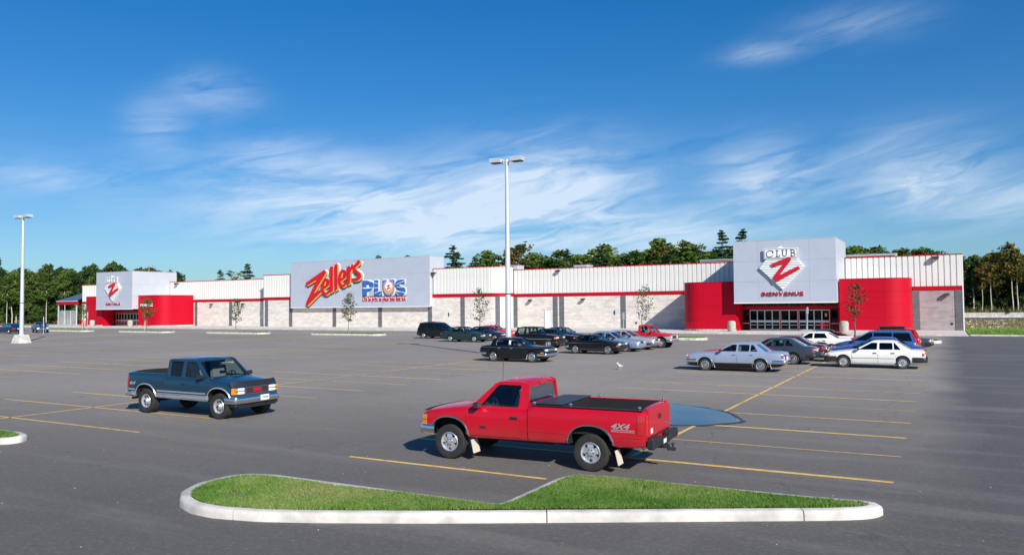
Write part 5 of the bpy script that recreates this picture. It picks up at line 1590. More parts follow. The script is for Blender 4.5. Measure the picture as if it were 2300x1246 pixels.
def framed(xb, zb, yb, xt, zt, yt, ms, mb, mt, bow, n=8, thick=.03, out=1):
    """glazed end of the cabin: returns frame MB and glass MB; out=+1 faces forward"""
    fr, gl = MB(), MB()
    def P(u, v, d=0.0):      # u -1..1 across, v 0..1 up
        y = u * (yb + (yt - yb) * v); x = xb + (xt - xb) * v - out * bow * (u * u) * (1 - .4 * v); z = zb + (zt - zb) * v
        return (x - out * d, y, z)
    h = sqrt((xt - xb) ** 2 + (zt - zb) ** 2)
    us, vs0, vs1 = 1 - ms / yb, mb / h, 1 - mt / h
    U = [-1] + [-us + 2 * us * k / n for k in range(n + 1)] + [1]
    V = [0, vs0, (vs0 + vs1) / 2, vs1, 1]
    for i in range(len(U) - 1):
        for j in range(len(V) - 1):
            q = [P(U[i], V[j]), P(U[i + 1], V[j]), P(U[i + 1], V[j + 1]), P(U[i], V[j + 1])]
            if 0 < i < len(U) - 2 and 0 < j < len(V) - 2:
                gl.face([P(U[i], V[j], .006), P(U[i + 1], V[j], .006), P(U[i + 1], V[j + 1], .006), P(U[i], V[j + 1], .006)])
            else: fr.face(q)
    return fr, gl
def vehicle(name, sp, x, y, head, label, cat, group='vehicles parked in the store lot'):
    c = Car(sp)
    root = empty(name, (x, y, 0), head); tag(root, label, cat, group)
    ox = -(sp['wb'] / 2)
    pa, pb = sp['paint'], sp.get('paint2', sp['paint'])
    def part(b, nm, mats, parent=None, smooth=None, recalc=True):
        if isinstance(mats, str): mats = [mats]
        o = b.build(nm, mats, parent or root, smooth, recalc=recalc)
        if parent is None: o.location = (ox, 0, 0)
        return o
    body = obj('body', hull_mesh(c, pa, pb), root, (ox, 0, 0))
    W_, tone = sp['W'], sp.get('tone')
    # ---- cabin
    gh = sp['gh']; zr, w1 = gh['zr'], gh['w1']; w0 = gh.get('w0', W_ * .88)
    bb, bt, wt, wb_ = gh['bb'], gh['bt'], gh['wt'], gh['wb']
    belt = lambda q: c.top(q) + .004
    def Yc(xx, z):
        zb = belt(xx) if not sp.get('truck') else belt(max(xx, bb + .12)); t = (z - zb) / (zr - zb)
        return w0 + (w1 - w0) * max(t, -.2) ** (1.25 if t > 0 else 1) if t > 0 else w0
    outer = [(bb, belt(bb + (.12 if sp.get('truck') else 0)) - .03), (wb_, belt(wb_) - .03), (wt + .05, zr - .05), (wt - .05, zr - .012), (wt - .2, zr), (bt + .2, zr), (bt + .05, zr - .012), (bt - .04, zr - .05)]
    holes = []
    for xb0, xb1, xt1, xt0 in sp['win']:
        zt = zr - gh.get('head', .085)
        zl = lambda q: belt(q) + .035
        holes.append(round_poly([(xb0, zl(xb0)), (xb1, zl(xb1)), (xt1, zt), (xt0, zt)], .05, 3))
    sides = []
    for s_ in (1, -1):
        b = MB(); loops = [outer] + holes
        flat = [p for l in loops for p in l]
        tris = tessellate_polygon([[Vector((p[0], p[1], 0)) for p in l] for l in loops])
        n = len(flat)
        ov = [(p[0], s_ * Yc(p[0], p[1]), p[1]) for p in flat]; iv = [(p[0], s_ * (Yc(p[0], p[1]) - .045), p[1]) for p in flat]
        b.add(ov, tris); b.add(iv, [t[::-1] for t in tris])
        o_ = 0
        for l in loops:
            k = len(l)
            b.loft([ov[o_:o_ + k], iv[o_:o_ + k]], 1 if l is not outer else 0); o_ += k
        fo = part(b, 'cabin_side', [pa if not sp.get('roof_paint') else sp['roof_paint'], 'black_plastic'])
        gm = sp.get('glass', 'auto_glass')
        for hi, h in enumerate(holes):
            g = MB(); t = tessellate_polygon([[Vector((p[0], p[1], 0)) for p in h]])
            g.add([(p[0], s_ * (Yc(p[0], p[1]) - .016), p[1]) for p in h], t)
            part(g, 'side_window', sp.get('rear_glass', gm) if hi in sp.get('dark_win', ()) else gm, recalc=False)
            if sp.get('chrome_win'):
                tr = MB(); rings = []
                for p in h: rings.append([(p[0], s_ * (Yc(p[0], p[1]) + .003), p[1]), (p[0], s_ * (Yc(p[0], p[1]) + .008), p[1] + .004)])
                h2 = inflate(h, .016)
                tr.loft([[(p[0], s_ * (Yc(p[0], p[1]) + .004), p[1]) for p in h], [(p[0], s_ * (Yc(p[0], p[1]) + .010), p[1]) for p in inflate(h, .008)], [(p[0], s_ * (Yc(p[0], p[1]) + .002), p[1]) for p in h2]])
                part(tr, 'window_trim', 'chrome')
    # roof
    b = MB(); g = []; nxr, nyr = 10, 12
    for i in range(nxr + 1):
        t = i / nxr; xx = bt - .03 + (wt + .03 - bt + .03) * t
        arch = -.05 * (2 * t - 1) ** 4 - .006
        row = []
        for j in range(nyr + 1):
            u = -1 + 2 * j / nyr; row.append((xx, u * (w1 + .004), zr + arch + gh.get('crown', .045) * (1 - u ** 2) - .02 * abs(u) ** 10))
        g.append(row)
    for i in range(nxr):
        for j in range(nyr): b.face([g[i][j], g[i + 1][j], g[i + 1][j + 1], g[i][j + 1]])
    low = [[(x_, y_, z_ - .035) for x_, y_, z_ in r_] for r_ in g]
    for i in range(nxr):
        for j in range(nyr): b.face([low[i][j + 1], low[i + 1][j + 1], low[i + 1][j], low[i][j]], 1)
    loop = [g[i][0] for i in range(nxr + 1)] + [g[nxr][j] for j in range(1, nyr + 1)] + [g[i][nyr] for i in range(nxr - 1, -1, -1)] + [g[0][j] for j in range(nyr - 1, 0, -1)]
    b.loft([loop, [(x_, y_, z_ - .035) for x_, y_, z_ in loop]])
    me = b.mesh('roof', [MATS[sp.get('roof_paint', pa)], MATS['interior_grey']])
    bm = bmesh.new(); bm.from_mesh(me); bmesh.ops.remove_doubles(bm, verts=bm.verts, dist=.0005); bmesh.ops.recalc_face_normals(bm, faces=bm.faces); bm.to_mesh(me); bm.free(); set_smooth(me, 40)
    obj('roof', me, root, (ox, 0, 0))
    # windshield and rear window
    f, g_ = framed(wb_ + .03, belt(wb_) - .02, w0 - .012, wt + .02, zr - .035, w1 - .012, .06, .05, .05, gh.get('bow', .10), out=1)
    part(f, 'windshield_frame', sp.get('roof_paint', pa), smooth=50, recalc=False); part(g_, 'windshield', sp.get('glass', 'auto_glass'), smooth=60, recalc=False)
    f, g_ = framed(bb - .02, belt(bb + (.12 if sp.get('truck') else 0)) - .02, w0 - .012, bt - .02, zr - .035, w1 - .012, gh.get('rside', .09), gh.get('rlow', .05), .07, gh.get('rbow', .04), out=-1)
    part(f, 'rear_frame', sp.get('roof_paint', pa), smooth=50, recalc=False); part(g_, 'rear_window', sp.get('rear_glass', sp.get('glass', 'auto_glass')), smooth=60, recalc=False)
    # ---- interior
    it = sp.get('trim', 'interior_dark')
    b = MB(); b.box(wb_ - .36, wb_ - .02, -w0 + .08, w0 - .08, belt(wb_) - .20, belt(wb_) + .02, bev=.03); part(b, 'dashboard', 'interior_dark')
    zs = belt(sp['seats'][0][0] + .3 if 'seats' in sp else 1.0) - .30
    for xs_, yy in sp.get('seats', ((1.05, .36), (1.05, -.36))):
        b = MB(); b.box(xs_, xs_ + .48, yy - .25, yy + .25, zs - .12, zs + .04, bev=.04)
        b.loft([[(xs_ + .02 - t * .16 + dx, yy + s2 * hw2, zs + t * .56) for dx, s2 in ((0, -1), (.12, -1), (.12, 1), (0, 1))] for t, hw2 in ((0, .25), (.6, .25), (1.0, .20))], caps=True)
        b.box(xs_ - .20, xs_ - .11, yy - .13, yy + .13, zs + .58, zs + .78, bev=.03)
        part(b, 'seat', it, smooth=40)
    if sp.get('bench', True):
        xs_ = .18 if not sp.get('truck') else None
        if xs_ is not None:
            b = MB(); b.box(xs_, xs_ + .45, -w0 + .14, w0 - .14, zs - .12, zs + .04, bev=.04); b.loft([[(xs_ - t * .14 + dx, s2 * (w0 - .16), zs + t * .5) for dx, s2 in ((0, -1), (.12, -1), (.12, 1), (0, 1))] for t in (0, 1)], caps=True); part(b, 'rear_seat', it, smooth=40)
    sx = wb_ - .46
    b = MB(); R_ = .185; cen = Vector((sx, .36, belt(sx) + .01)); tilt = Matrix.Rotation(radians(-62), 3, 'Y')
    rings = []
    for k in range(18):
        a = 2 * pi * k / 18; rings.append([cen + tilt @ Vector(((R_ + .015 * cos(t)) * cos(a), (R_ + .015 * cos(t)) * sin(a), .015 * sin(t))) for t in [2 * pi * q / 6 for q in range(6)]])
    b.loft(rings, loop=True); b.tube([tuple(cen + tilt @ Vector((-R_, 0, 0))), tuple(cen), tuple(cen + tilt @ Vector((R_, 0, 0)))], .02, 5); part(b, 'steering_wheel', 'black_plastic', smooth=40)
    # ---- doors
    for s_ in (1, -1):
        for di, (x0, x1) in enumerate(sp['doors']):
            zlo = lambda q: c.bot(q) + sp.get('sill', .10)
            zhi = lambda q: c.top(q) - .012
            b = side_patch(c, x0 - .008, x1 + .008, lambda q: zlo(q) - .008, zhi, .0015, s_, tone=None); seam = None
            d = side_patch(c, x0, x1, zlo, zhi, .007, s_, nx=9, nz=10, tone=tone)
            do = part(d, 'door', [pa, pb], smooth=40)
            sm = b.build('door_seam', ['black_plastic'], do)
            hx = x0 + .13; hz = c.top(hx) - sp.get('handle_drop', .13)
            h = MB(); yy = c.Y(hx, hz) + .006
            h.box(hx - .085, hx + .085, min(s_ * yy, s_ * (yy + .022)), max(s_ * yy, s_ * (yy + .022)), hz - .028, hz + .022, bev=.006)
            h.build('handle', [sp.get('handle', 'black_plastic')], do)
        # mirrors
        mx = wb_ - .26; mz = belt(mx) + .07
        m_ = MB(); yy = w0 + .03
        m_.loft([[(mx - .05, s_ * yy, mz - .05), (mx + .03, s_ * yy, mz - .05), (mx + .03, s_ * yy, mz), (mx - .05, s_ * yy, mz)], [(mx - .05, s_ * (yy + .06), mz - .055), (mx + .05, s_ * (yy + .06), mz - .055), (mx + .05, s_ * (yy + .06), mz + .05), (mx - .05, s_ * (yy + .06), mz + .05)], [(mx - .06, s_ * (yy + .20), mz - .06), (mx + .03, s_ * (yy + .22), mz - .05), (mx + .03, s_ * (yy + .22), mz + .055), (mx - .06, s_ * (yy + .20), mz + .065)]], caps=True)
        mo = part(m_, 'mirror', sp.get('mirror', 'black_plastic'), smooth=30)
        g = MB(); g.face([(mx - .064, s_ * (yy + .07), mz - .04), (mx - .064, s_ * (yy + .19), mz - .045), (mx - .064, s_ * (yy + .19), mz + .05), (mx - .064, s_ * (yy + .07), mz + .04)]); g.build('mirror_glass', ['chrome'], mo)
        # side strips
        for (x0, x1, z, h, mat) in sp.get('strips', ()):
            part(strip(c, x0, x1, z, h, .012, s_), 'side_moulding', mat)
        # wheel arch trims
        if sp.get('arch_trim'):
            for ax in (0, sp['wb']):
                b = MB(); rings = []; ra = sp['ra']; sq = sp.get('arch_sq', 0)
                for k in range(25):
                    t = pi * (-.06 + 1.12 * k / 24); ctr = sp['r'] + sp.get('arch_up', .02); lo = math.asin(max(-.9, min(.9, (c.bot(ax + ra) + .03 - ctr) / ra))); hi = pi - math.asin(max(-.9, min(.9, (c.bot(ax - ra) + .03 - ctr) / ra))); t = lo + (hi - lo) * k / 24; rr = ra * (1 + sq * abs(sin(2 * t)) ** 2 * .10); row = []
                    for dr, dy in ((-.006, .000), (-.006, .016), (.018, .016), (.028, .002)):
                        px, pz = ax + (rr + dr) * cos(t), sp['r'] + sp.get('arch_up', .02) + (rr + dr) * sin(t)
                        row.append((px, s_ * (c.Y(px, max(pz, c.bot(px) + .02)) + dy), pz))
                    rings.append(row)
                b.loft(rings, closed=True); part(b, 'arch_trim', sp['arch_trim'], smooth=40)
        # mud flaps
        for fx in sp.get('flaps', ()):
            b = MB(); b.loft([[(fx, s_ * (W_ - .26), .44), (fx + .015, s_ * (W_ - .26), .44), (fx + .015, s_ * (W_ - .005), .44), (fx, s_ * (W_ - .005), .44)], [(fx - .07, s_ * (W_ - .27), .17), (fx - .055, s_ * (W_ - .27), .17), (fx - .055, s_ * (W_ + .01), .17), (fx - .07, s_ * (W_ + .01), .17)]], caps=True)
            part(b, 'mud_flap', sp.get('flap_mat', 'black_plastic'))
    # ---- wheels
    for ax in (0, sp['wb']):
        for s_ in (1, -1):
            o = obj('wheel', tyre_mesh(sp['r'], sp['tw'], sp.get('knob', False)), root, (ox + ax, s_ * (W_ - sp['tw'] * .5 - sp.get('inset', .035)), sp['r']))
            if s_ < 0: o.rotation_euler = (0, 0, pi)
            obj('rim', rim_mesh(sp['r'], sp['tw'], sp['rim']), o)
    b = MB(); 
    for ax in (0, sp['wb']): b.tube([(ax, -W_ + .25, sp['r']), (ax, W_ - .25, sp['r'])], .05, 8)
    b.tube([(0, .1, sp['r']), (sp['wb'], .05, sp['r'] + .05)], .045, 8); part(b, 'axle', 'underbody')
    # ---- ends: boxes on the nose and tail
    for nm, mat, e, y0, y1, z0, z1, proud in sp.get('ends', ()):
        xe = c.xf if e > 0 else c.xr
        for s_ in ((1, -1) if y0 > 0 else (1,)):
            b = MB(); ya, yb2 = sorted((s_ * y0, s_ * y1))
            b.box(min(xe - e * .06, xe + e * proud), max(xe - e * .06, xe + e * proud), ya, yb2, z0, z1, bev=min(.012, (z1 - z0) * .3)); part(b, nm, mat)
    for nm, mat, x0, x1, z0, z1 in sp.get('wraps', ()):
        for s_ in (1, -1): part(side_patch(c, x0, x1, z0, z1, .010, s_, 4, 3), nm, mat)
    for e, z0, z1, proud, wrap, mat in sp.get('bumpers', ()): 
        part(bumper(c, e, z0, z1, proud, wrap), 'bumper', mat, smooth=40)
    return root, c, part
def sedan(paint_, L=0, **k):
    """family of three-box cars; all numbers in metres from the rear axle"""
    wb = k.pop('wb', 2.62); fo = k.pop('fo', .93); ro = k.pop('ro', 1.10); zr = k.pop('zr', 1.36); hd = k.pop('hood', .84); tk = k.pop('trunk', .92); nose = k.pop('nose', .76)
    bb, bt, wt, wx = k.pop('bb', -.42), k.pop('bt', .24), k.pop('wt', 1.34), k.pop('wx', 2.12)
    xf, xr = wb + fo, -ro
    tail = k.pop('tail', tk - .06)
    sp = dict(wb=wb, fo=fo, ro=ro, W=k.pop('W', .85), r=.30, tw=.19, ra=.355, rim='cap', paint=paint_,
              top=[(xr, tail - .16), (xr + .03, tail), (xr + .3, tk - .01), (bb, tk), (.6, tk - .01), (wx, hd + .05), (wx + .25, hd + .02), (xf - .35, nose + .03), (xf - .06, nose - .02), (xf, nose - .16)],
              bot=[(xr, .40), (xr + .25, .25), (.4, .19), (wb - .3, .19), (xf - .3, .22), (xf, .34)],
              plan=[(xr, .86), (xr + .10, .94), (xr + .5, .985), (.3, 1), (wb - .5, 1), (xf - .5, .965), (xf - .12, .92), (xf, .84)],
              gh=dict(bb=bb, bt=bt, wt=wt, wb=wx, zr=zr, w1=k.pop('w1', .60)), cavities=[(bb + .25, wx - .2, .62, .38, 1.7)],
              win=[(1.13, wx - .22, wt - .02, 1.10), (.12 + .1, 1.04, 1.02, bt + .14)], doors=[(.28, 1.08), (1.10, wx + .02)])
    sp['ends'] = [('headlight', 'lamp_clear', 1, .38, .68, nose - .15, nose - .03, .02), ('grille', 'dark_metal', 1, -.34, .34, nose - .16, nose - .03, .012),
                  ('tail_light', 'lamp_red', -1, .40, .70, tail - .20, tail - .05, .015), ('number_plate', 'plate_white', -1, -.17, .17, tail - .22, tail - .10, .012)]
    sp['wraps'] = [('turn_signal', 'lamp_amber', xf - .22, xf - .05, nose - .17, nose - .06), ('tail_light', 'lamp_red', xr + .03, xr + .14, tail - .20, tail - .06)]
    sp['bumpers'] = [(1, .38, .54, .07, .45, 'chrome'), (-1, .40, .56, .07, .45, 'chrome')]
    sp.update(k); return sp
# ================================================================== paints and fleet
P = dict(red=(.48, .002, .016), teal=(.012, .052, .098), silver=(.42, .45, .50), black=(.004, .0045, .0055), green=(.012, .032, .034), slate=(.035, .050, .075), ltblue=(.24, .33, .46), paleblue=(.36, .42, .54),
         ltgrey=(.42, .43, .46), greyblue=(.045, .060, .085), maroon=(.045, .012, .016), white=(.78, .77, .74), blue=(.022, .065, .22), navy=(.010, .022, .055), vanblue=(.035, .13, .33), red2=(.50, .008, .016))
for k, v in P.items(): paint('paint_' + k, v, metal=.35 if k in ('silver', 'paleblue', 'ltblue', 'ltgrey', 'teal', 'vanblue', 'greyblue') else 0.0, dirt=.55 if k in ('red', 'teal') else (.06 if k in ('black', 'navy', 'green', 'maroon') else .25), coat=.4 if 'red' in k else (.3 if k in ('black', 'navy', 'green') else .6))
def pickup(paint_, **k):
    wb, fo, ro = k.pop('wb'), k.pop('fo', .76), k.pop('ro', 1.10); xf, xr = wb + fo, -ro
    cab, wt, wx, zr = k.pop('cab'), k.pop('wt'), k.pop('wx'), k.pop('zr', 1.70); W_ = k.pop('W', .93); bed, sill = k.pop('bed', 1.21), .50
    sp = dict(truck=True, wb=wb, fo=fo, ro=ro, W=W_, r=.36, tw=.25, ra=.475, arch_up=.05, arch_sq=.6, rim='trk5', knob=True, paint=paint_, crown=.045,
              top=[(xr, bed - .012), (xr + .1, bed), (cab - .035, bed), (cab - .03, bed - .1), (wx - .4, bed - .11), (wx, bed - .095), (wx + .1, bed - .095), (xf - .5, bed - .16), (xf - .12, bed - .22), (xf, bed - .29)],
              bot=[(xr, .54), (xr + .2, .50), (wb - .2, .47), (wb + .3, .46), (xf, .50)],
              plan=[(xr, .955), (xr + .06, .985), (xr + .3, 1), (wb - .2, 1), (wb + .2, .985), (xf - .15, .945), (xf, .90)],
              gh=dict(bb=cab, bt=cab + .05, wt=wt, wb=wx, zr=zr, w1=.68, w0=W_ * .89, crown=.04, bow=.12, rside=.09, rlow=.05, head=.075, rbow=.02),
              cavities=[(cab + .12, wx - .16, .72, .6, 1.9), (xr + .09, cab - .10, W_ - .12, .70, 1.9)], gaps=(cab - .04,),
              win=[(cab + .2, wx - .27, wt - .03, cab + .17)], doors=[(cab + .13, wx + .03)], sill=.07, handle_drop=.16, seats=((cab + .36, .36), (cab + .36, -.36)), trim='interior_grey', inset=.02)
    sp.update(k); return sp
rear_th = 3.197
# ---- red pickup
spr = pickup('paint_red', wb=3.17, cab=1.37, wt=2.10, wx=2.72, zr=1.66, fo=.70, arch_trim='chrome', flaps=(2.62, -.52), flap_mat='stake', tw=.25, trim='interior_grey',
             ends=[('headlight', 'lamp_clear', 1, .52, .80, .72, .92, .02), ('grille', 'dark_metal', 1, -.48, .48, .72, .92, .015)],
             wraps=[('turn_signal', 'lamp_amber', 3.75, 3.86, .80, .90), ('turn_signal', 'lamp_amber', 3.75, 3.86, .68, .785), ('tail_light', 'lamp_red', -1.085, -.95, .76, 1.13)],
             bumpers=[(1, .50, .70, .08, .34, 'chrome')])
red, rc, rp = vehicle('pickup_truck', spr, -6.126 + 1.585 * cos(rear_th), 14.705 + 1.585 * sin(rear_th), rear_th, 'bright red regular cab pickup parked beside the notched grass island', 'pickup truck')
xr, xf, bed = -1.10, 3.87, 1.21
# tailgate with seam, handle and badge
b = MB(); b.box(xr - .03, xr + .02, -.74, .74, .70, 1.205, bev=.012); tg = rp(b, 'tailgate', 'paint_red')
b = MB(); b.box(xr - .034, xr + .0, -.755, .755, .685, .70); b.build('seam', ['black_plastic'], tg)
b = MB(); b.box(xr - .045, xr - .03, -.07, .07, .98, 1.07, bev=.004); b.build('handle', ['black_plastic'], tg)
me = text_mesh('GMC', .09, .004, ['chrome'], .004); xf_mesh(me, Matrix.Translation((xr - .033, -.38, .80)) @ Matrix.Rotation(-pi / 2, 4, 'Z') @ Matrix.Rotation(pi / 2, 4, 'X')); obj('badge', me, tg)
b = MB(); b.box(xr - .034, xr - .03, .50, .62, .76, .86); b.build('sticker', ['sign_white'], tg)
for s in (1, -1):
    b = MB(); b.box(xr - .022, xr + .03, min(s * .765, s * .875), max(s * .765, s * .875), .74, 1.14, bev=.012); rp(b, 'tail_light', 'lamp_red')
    # bed rail with stake studs
    b = MB(); b.box(xr + .05, 1.25, min(s * .80, s * .90), max(s * .80, s * .90), 1.208, 1.228, bev=.006); rl = rp(b, 'bed_rail', 'black_plastic' if s > 0 else 'paint_red')
    for q in (xr + .12, .42, 1.2):
        b = MB(); b.lathe([(.022, 1.22), (.022, 1.245), (.034, 1.262), (.03, 1.285), (.002, 1.295)], 10, 'Z', (q, s * .84, 0)); b.build('stud', ['chrome'], rl, 40)
b = MB(); b.box(xr + .02, xr + .10, -.74, .74, 1.205, 1.222, bev=.006); rp(b, 'tailgate_cap', 'black_plastic')
b = MB(); b.box(.62, 1.20, -.80, .80, 1.02, 1.235, bev=.02); bx_ = rp(b, 'tool_box', 'black_plastic')
b = MB(); b.box(.60, 1.22, -.82, .82, 1.237, 1.262, bev=.008); b.build('lid', ['dark_metal'], bx_)
# rear step bumper in three pieces, plate, hitch
for y0, y1, z0, z1 in ((.26, .90, .50, .68), (-.90, -.26, .50, .68), (-.25, .25, .47, .62)):
    b = MB(); b.box(xr - .17, xr - .02, y0, y1, z0, z1, bev=.025); rp(b, 'rear_bumper', 'black_plastic')
b = MB(); b.box(xr - .178, xr - .171, .05, .24, .53, .61); rp(b, 'number_plate', 'plate_white')
b = MB(); b.box(xr - .22, xr + .3, -.05, .05, .40, .48); b.box(xr - .34, xr - .18, -.045, .045, .36, .42); b.lathe([(.02, .42), (.02, .46), (.035, .48), (.032, .51), (.002, .525)], 10, 'Z', (xr - .29, 0, 0)); rp(b, 'tow_hitch', 'dark_metal')
# bug deflector, side badges, 4x4 decal, antenna, third brake light, vent
b = MB(); b.loft([[(xf - .02, y, rc.top(xf - .1) - .03 + .02), (xf + .015 - .12 * (abs(y) / .85) ** 3, y, rc.top(xf - .1) + .035)] for y in np.linspace(-.82, .82, 11)], closed=False); b2 = rp(b, 'bug_deflector', 'black_plastic')
for s in (1, -1):
    me = text_mesh('4X4', .20, .003, ['alloy'], .006, .35); R = Matrix.Rotation(pi / 2, 4, 'X')
    if s > 0: R = Matrix.Rotation(pi, 4, 'Z') @ R
    xs = -.86 if s < 0 else -.42
    xf_mesh(me, Matrix.Translation((xs, s * (.93 + .006), .86)) @ Matrix.Diagonal((1.05, 1, .72, 1)) @ R); obj('four_by_four_decal', me, red, (-1.585, 0, 0))
    b = MB()
    for q in range(2): b.box(-.90, -.44, min(s * .925, s * .9345), max(s * .925, s * .9345), .845 - .03 * q - .012 , .845 - .03 * q)
    rp(b, 'decal_stripe', 'alloy')
    me = text_mesh('1500', .07, .003, ['dark_metal'], .004); xf_mesh(me, Matrix.Translation((2.42 if s > 0 else 2.2, s * (.93 + .011), .70)) @ R); obj('badge', me, red, (-1.585, 0, 0))
    rp(strip(rc, -1.05, -.50, .70, .012, .006, s), 'body_crease', 'paint_red'); rp(strip(rc, .52, 2.60, .70, .012, .006, s), 'body_crease', 'paint_red')
b = MB(); b.tube([(2.76, -.78, 1.12), (2.72, -.79, 2.0)], .006, 5); rp(b, 'antenna', 'dark_metal')
b = MB(); b.box(1.37, 1.42, -.16, .16, 1.575, 1.62); rp(b, 'brake_light', 'lamp_red')
b = MB(); b.tube([(.9, .62, .46), (2.4, .55, .46)], .05, 8); b.box(.5, 2.3, -.5, .5, .48, .56); rp(b, 'chassis', 'underbody')
# ---- teal extended cab pickup
spb = pickup('paint_teal', wb=3.26, fo=.64, ro=.90, W=.885, cab=.88, wt=2.16, wx=2.82, bed=1.24, rim='trksteel', tone=.66, paint2='paint_silver', arch_trim='alloy', tw=.27, r=.375, zr=1.70, trim='interior_grey',
             win=[(1.72, 2.55, 2.13, 1.72), (1.04, 1.56, 1.58, 1.02)], dark_win=(1,), rear_glass='tinted_glass', doors=[(1.64, 2.86)], seats=((1.84, .36), (1.84, -.36)),
             strips=[(.55, 2.74, .72, .05, 'alloy'), (.55, 2.74, .64, .03, 'sign_slate'), (-.84, -.50, .72, .05, 'alloy'), (-.84, -.50, .64, .03, 'sign_slate')],
             ends=[('headlight', 'lamp_clear', 1, .47, .72, .83, .91, .022), ('headlight', 'lamp_clear', 1, .47, .72, .73, .81, .022), ('turn_signal', 'lamp_amber', 1, .735, .81, .83, .91, .02), ('turn_signal', 'lamp_amber', 1, .735, .81, .73, .81, .02)],
             wraps=[('turn_signal', 'lamp_amber', 3.77, 3.88, .73, .91), ('tail_light', 'lamp_red', -.88, -.81, .76, 1.14)],
             bumpers=[(1, .47, .655, .10, .36, 'chrome'), (-1, .50, .66, .12, .26, 'chrome')])
blu, bc, bp_ = vehicle('pickup_truck', spb, -21.80 + 1.63, 16.24, .012, 'dark teal blue extended cab pickup with silver lower sides and dark hood deflector', 'pickup truck')
xf = 3.90
b = MB(); b.box(xf - .04, xf + .012, -.42, .42, .73, .91); gr = bp_(b, 'grille', 'dark_metal')
b = MB()
for y0, y1, z0, z1 in ((-.44, .44, .91, .925), (-.44, .44, .715, .73), (-.445, -.42, .715, .925), (.42, .445, .715, .925)): b.box(xf - .03, xf + .022, y0, y1, z0, z1)
b.build('grille_surround', ['chrome'], gr)
b = MB()
for k in range(15): b.box(xf + .012, xf + .018, -.40 + .0565 * k, -.392 + .0565 * k, .735, .905)
b.build('grille_bars', ['black_plastic'], gr)
me = text_mesh('GMC', .145, .008, ['sign_red'], .008); xf_mesh(me, Matrix.Translation((xf + .026, -.165, .775)) @ Matrix.Rotation(pi / 2, 4, 'Z') @ Matrix.Rotation(pi / 2, 4, 'X')); obj('maker_letters', me, gr)
b = MB(); b.box(xf + .11, xf + .125, .05, .37, .50, .66, bev=.004); pl = bp_(b, 'front_plate', 'plate_white')
me = text_mesh('Towne', .085, .002, ['sign_dark'], .002, .3); xf_mesh(me, Matrix.Translation((xf + .1275, .09, .565)) @ Matrix.Rotation(pi / 2, 4, 'Z') @ Matrix.Rotation(pi / 2, 4, 'X')); obj('plate_script', me, pl)
b = MB(); b.box(xf - .28, xf + .03, -.82, .82, .36, .47, bev=.02); b.box(xf - .1, xf + .06, -.7, .7, .33, .37, bev=.01); bp_(b, 'air_dam', 'black_plastic')
b = MB(); b.loft([[(xf - .10 - .1 * (abs(y) / .85) ** 4, y, bc.top(xf - .16) + .02), (xf + .035 - .13 * (abs(y) / .85) ** 4, y, bc.top(xf - .1) - .07), (xf + .045 - .13 * (abs(y) / .85) ** 4, y, bc.top(xf - .1) - .065), (xf - .085 - .1 * (abs(y) / .85) ** 4, y, bc.top(xf - .16) + .07)] for y in np.linspace(-.86, .86, 13)], caps=True); bp_(b, 'bug_deflector', 'black_plastic', smooth=30)
for s in (1, -1):
    me = text_mesh('4x4', .17, .003, ['alloy'], .004, .45); R = Matrix.Rotation(pi / 2, 4, 'X')
    if s > 0: R = Matrix.Rotation(pi, 4, 'Z') @ R
    xf_mesh(me, Matrix.Translation((-.76 if s < 0 else -.42, s * .891, .86)) @ R); obj('four_by_four_decal', me, blu, (-1.63, 0, 0))
b = MB(); b.box(-.93, -.88, -.70, .70, .70, 1.22, bev=.01); bp_(b, 'tailgate', 'paint_teal')
b = MB(); b.tube([(-.55, -.55, .45), (-.85, -.72, .42)], .035, 8); b.box(.5, 2.4, -.5, .5, .44, .55); bp_(b, 'exhaust', 'underbody')
b = MB(); b.box(2.24, 2.30, .1, .55, 1.50, 1.57); bp_(b, 'sun_visor', 'interior_tan')

# ---- the rest of the lot
def car(sp, x, y, head, label, cat='car', name='parked_car'): return vehicle(name, sp, x, y, head, label, cat)
PI_ = pi
blk = [(1, .37, .55, .06, .45, 'black_plastic'), (-1, .38, .56, .06, .45, 'black_plastic')]
# silver blue sedan, dark lower half
car(sedan('paint_paleblue', zr=1.37, tone=.40, paint2='paint_black', strips=[(.36, 2.26, .42, .035, 'chrome'), (-.95, -.36, .44, .035, 'chrome'), (2.98, 3.4, .42, .035, 'chrome')], arch_trim='chrome', chrome_win=False, trunk=.94, hood=.86, nose=.80, bt=.28, bb=-.30,
         win=[(1.13, 1.92, 1.32, 1.10), (.52, 1.04, 1.02, .50), (.10, .46, .44, .33)], handle='chrome', flaps=(2.2, -.45), flap_mat='galvanised', trim='interior_grey',
         ends=[('headlight', 'lamp_clear', 1, .36, .68, .64, .76, .02), ('grille', 'dark_metal', 1, -.34, .34, .62, .77, .012), ('tail_light', 'lamp_red', -1, .42, .71, .64, .76, .012), ('tail_lens', 'dark_metal', -1, .42, .71, .765, .83, .012), ('number_plate', 'plate_white', -1, -.17, .17, .60, .72, .012)],
         bumpers=[(1, .40, .56, .09, .5, 'chrome'), (-1, .42, .58, .10, .5, 'chrome')]), -9.03, 38.3, PI_, 'silver blue sedan with black lower sides and whitewall wheel covers')
car(sedan('paint_red2', wb=2.4, fo=.78, ro=.72, zr=1.22, hood=.82, nose=.76, trunk=.82, rim='slots', bumpers=blk, bb=-.4, wx=1.95, wt=1.25, doors=[(.95, 1.95)], win=[(.90, 1.75, 1.22, .90), (.1, .80, .80, .3)]), -9.45, 41.0, PI_, 'low red coupe hidden behind the silver blue sedan')
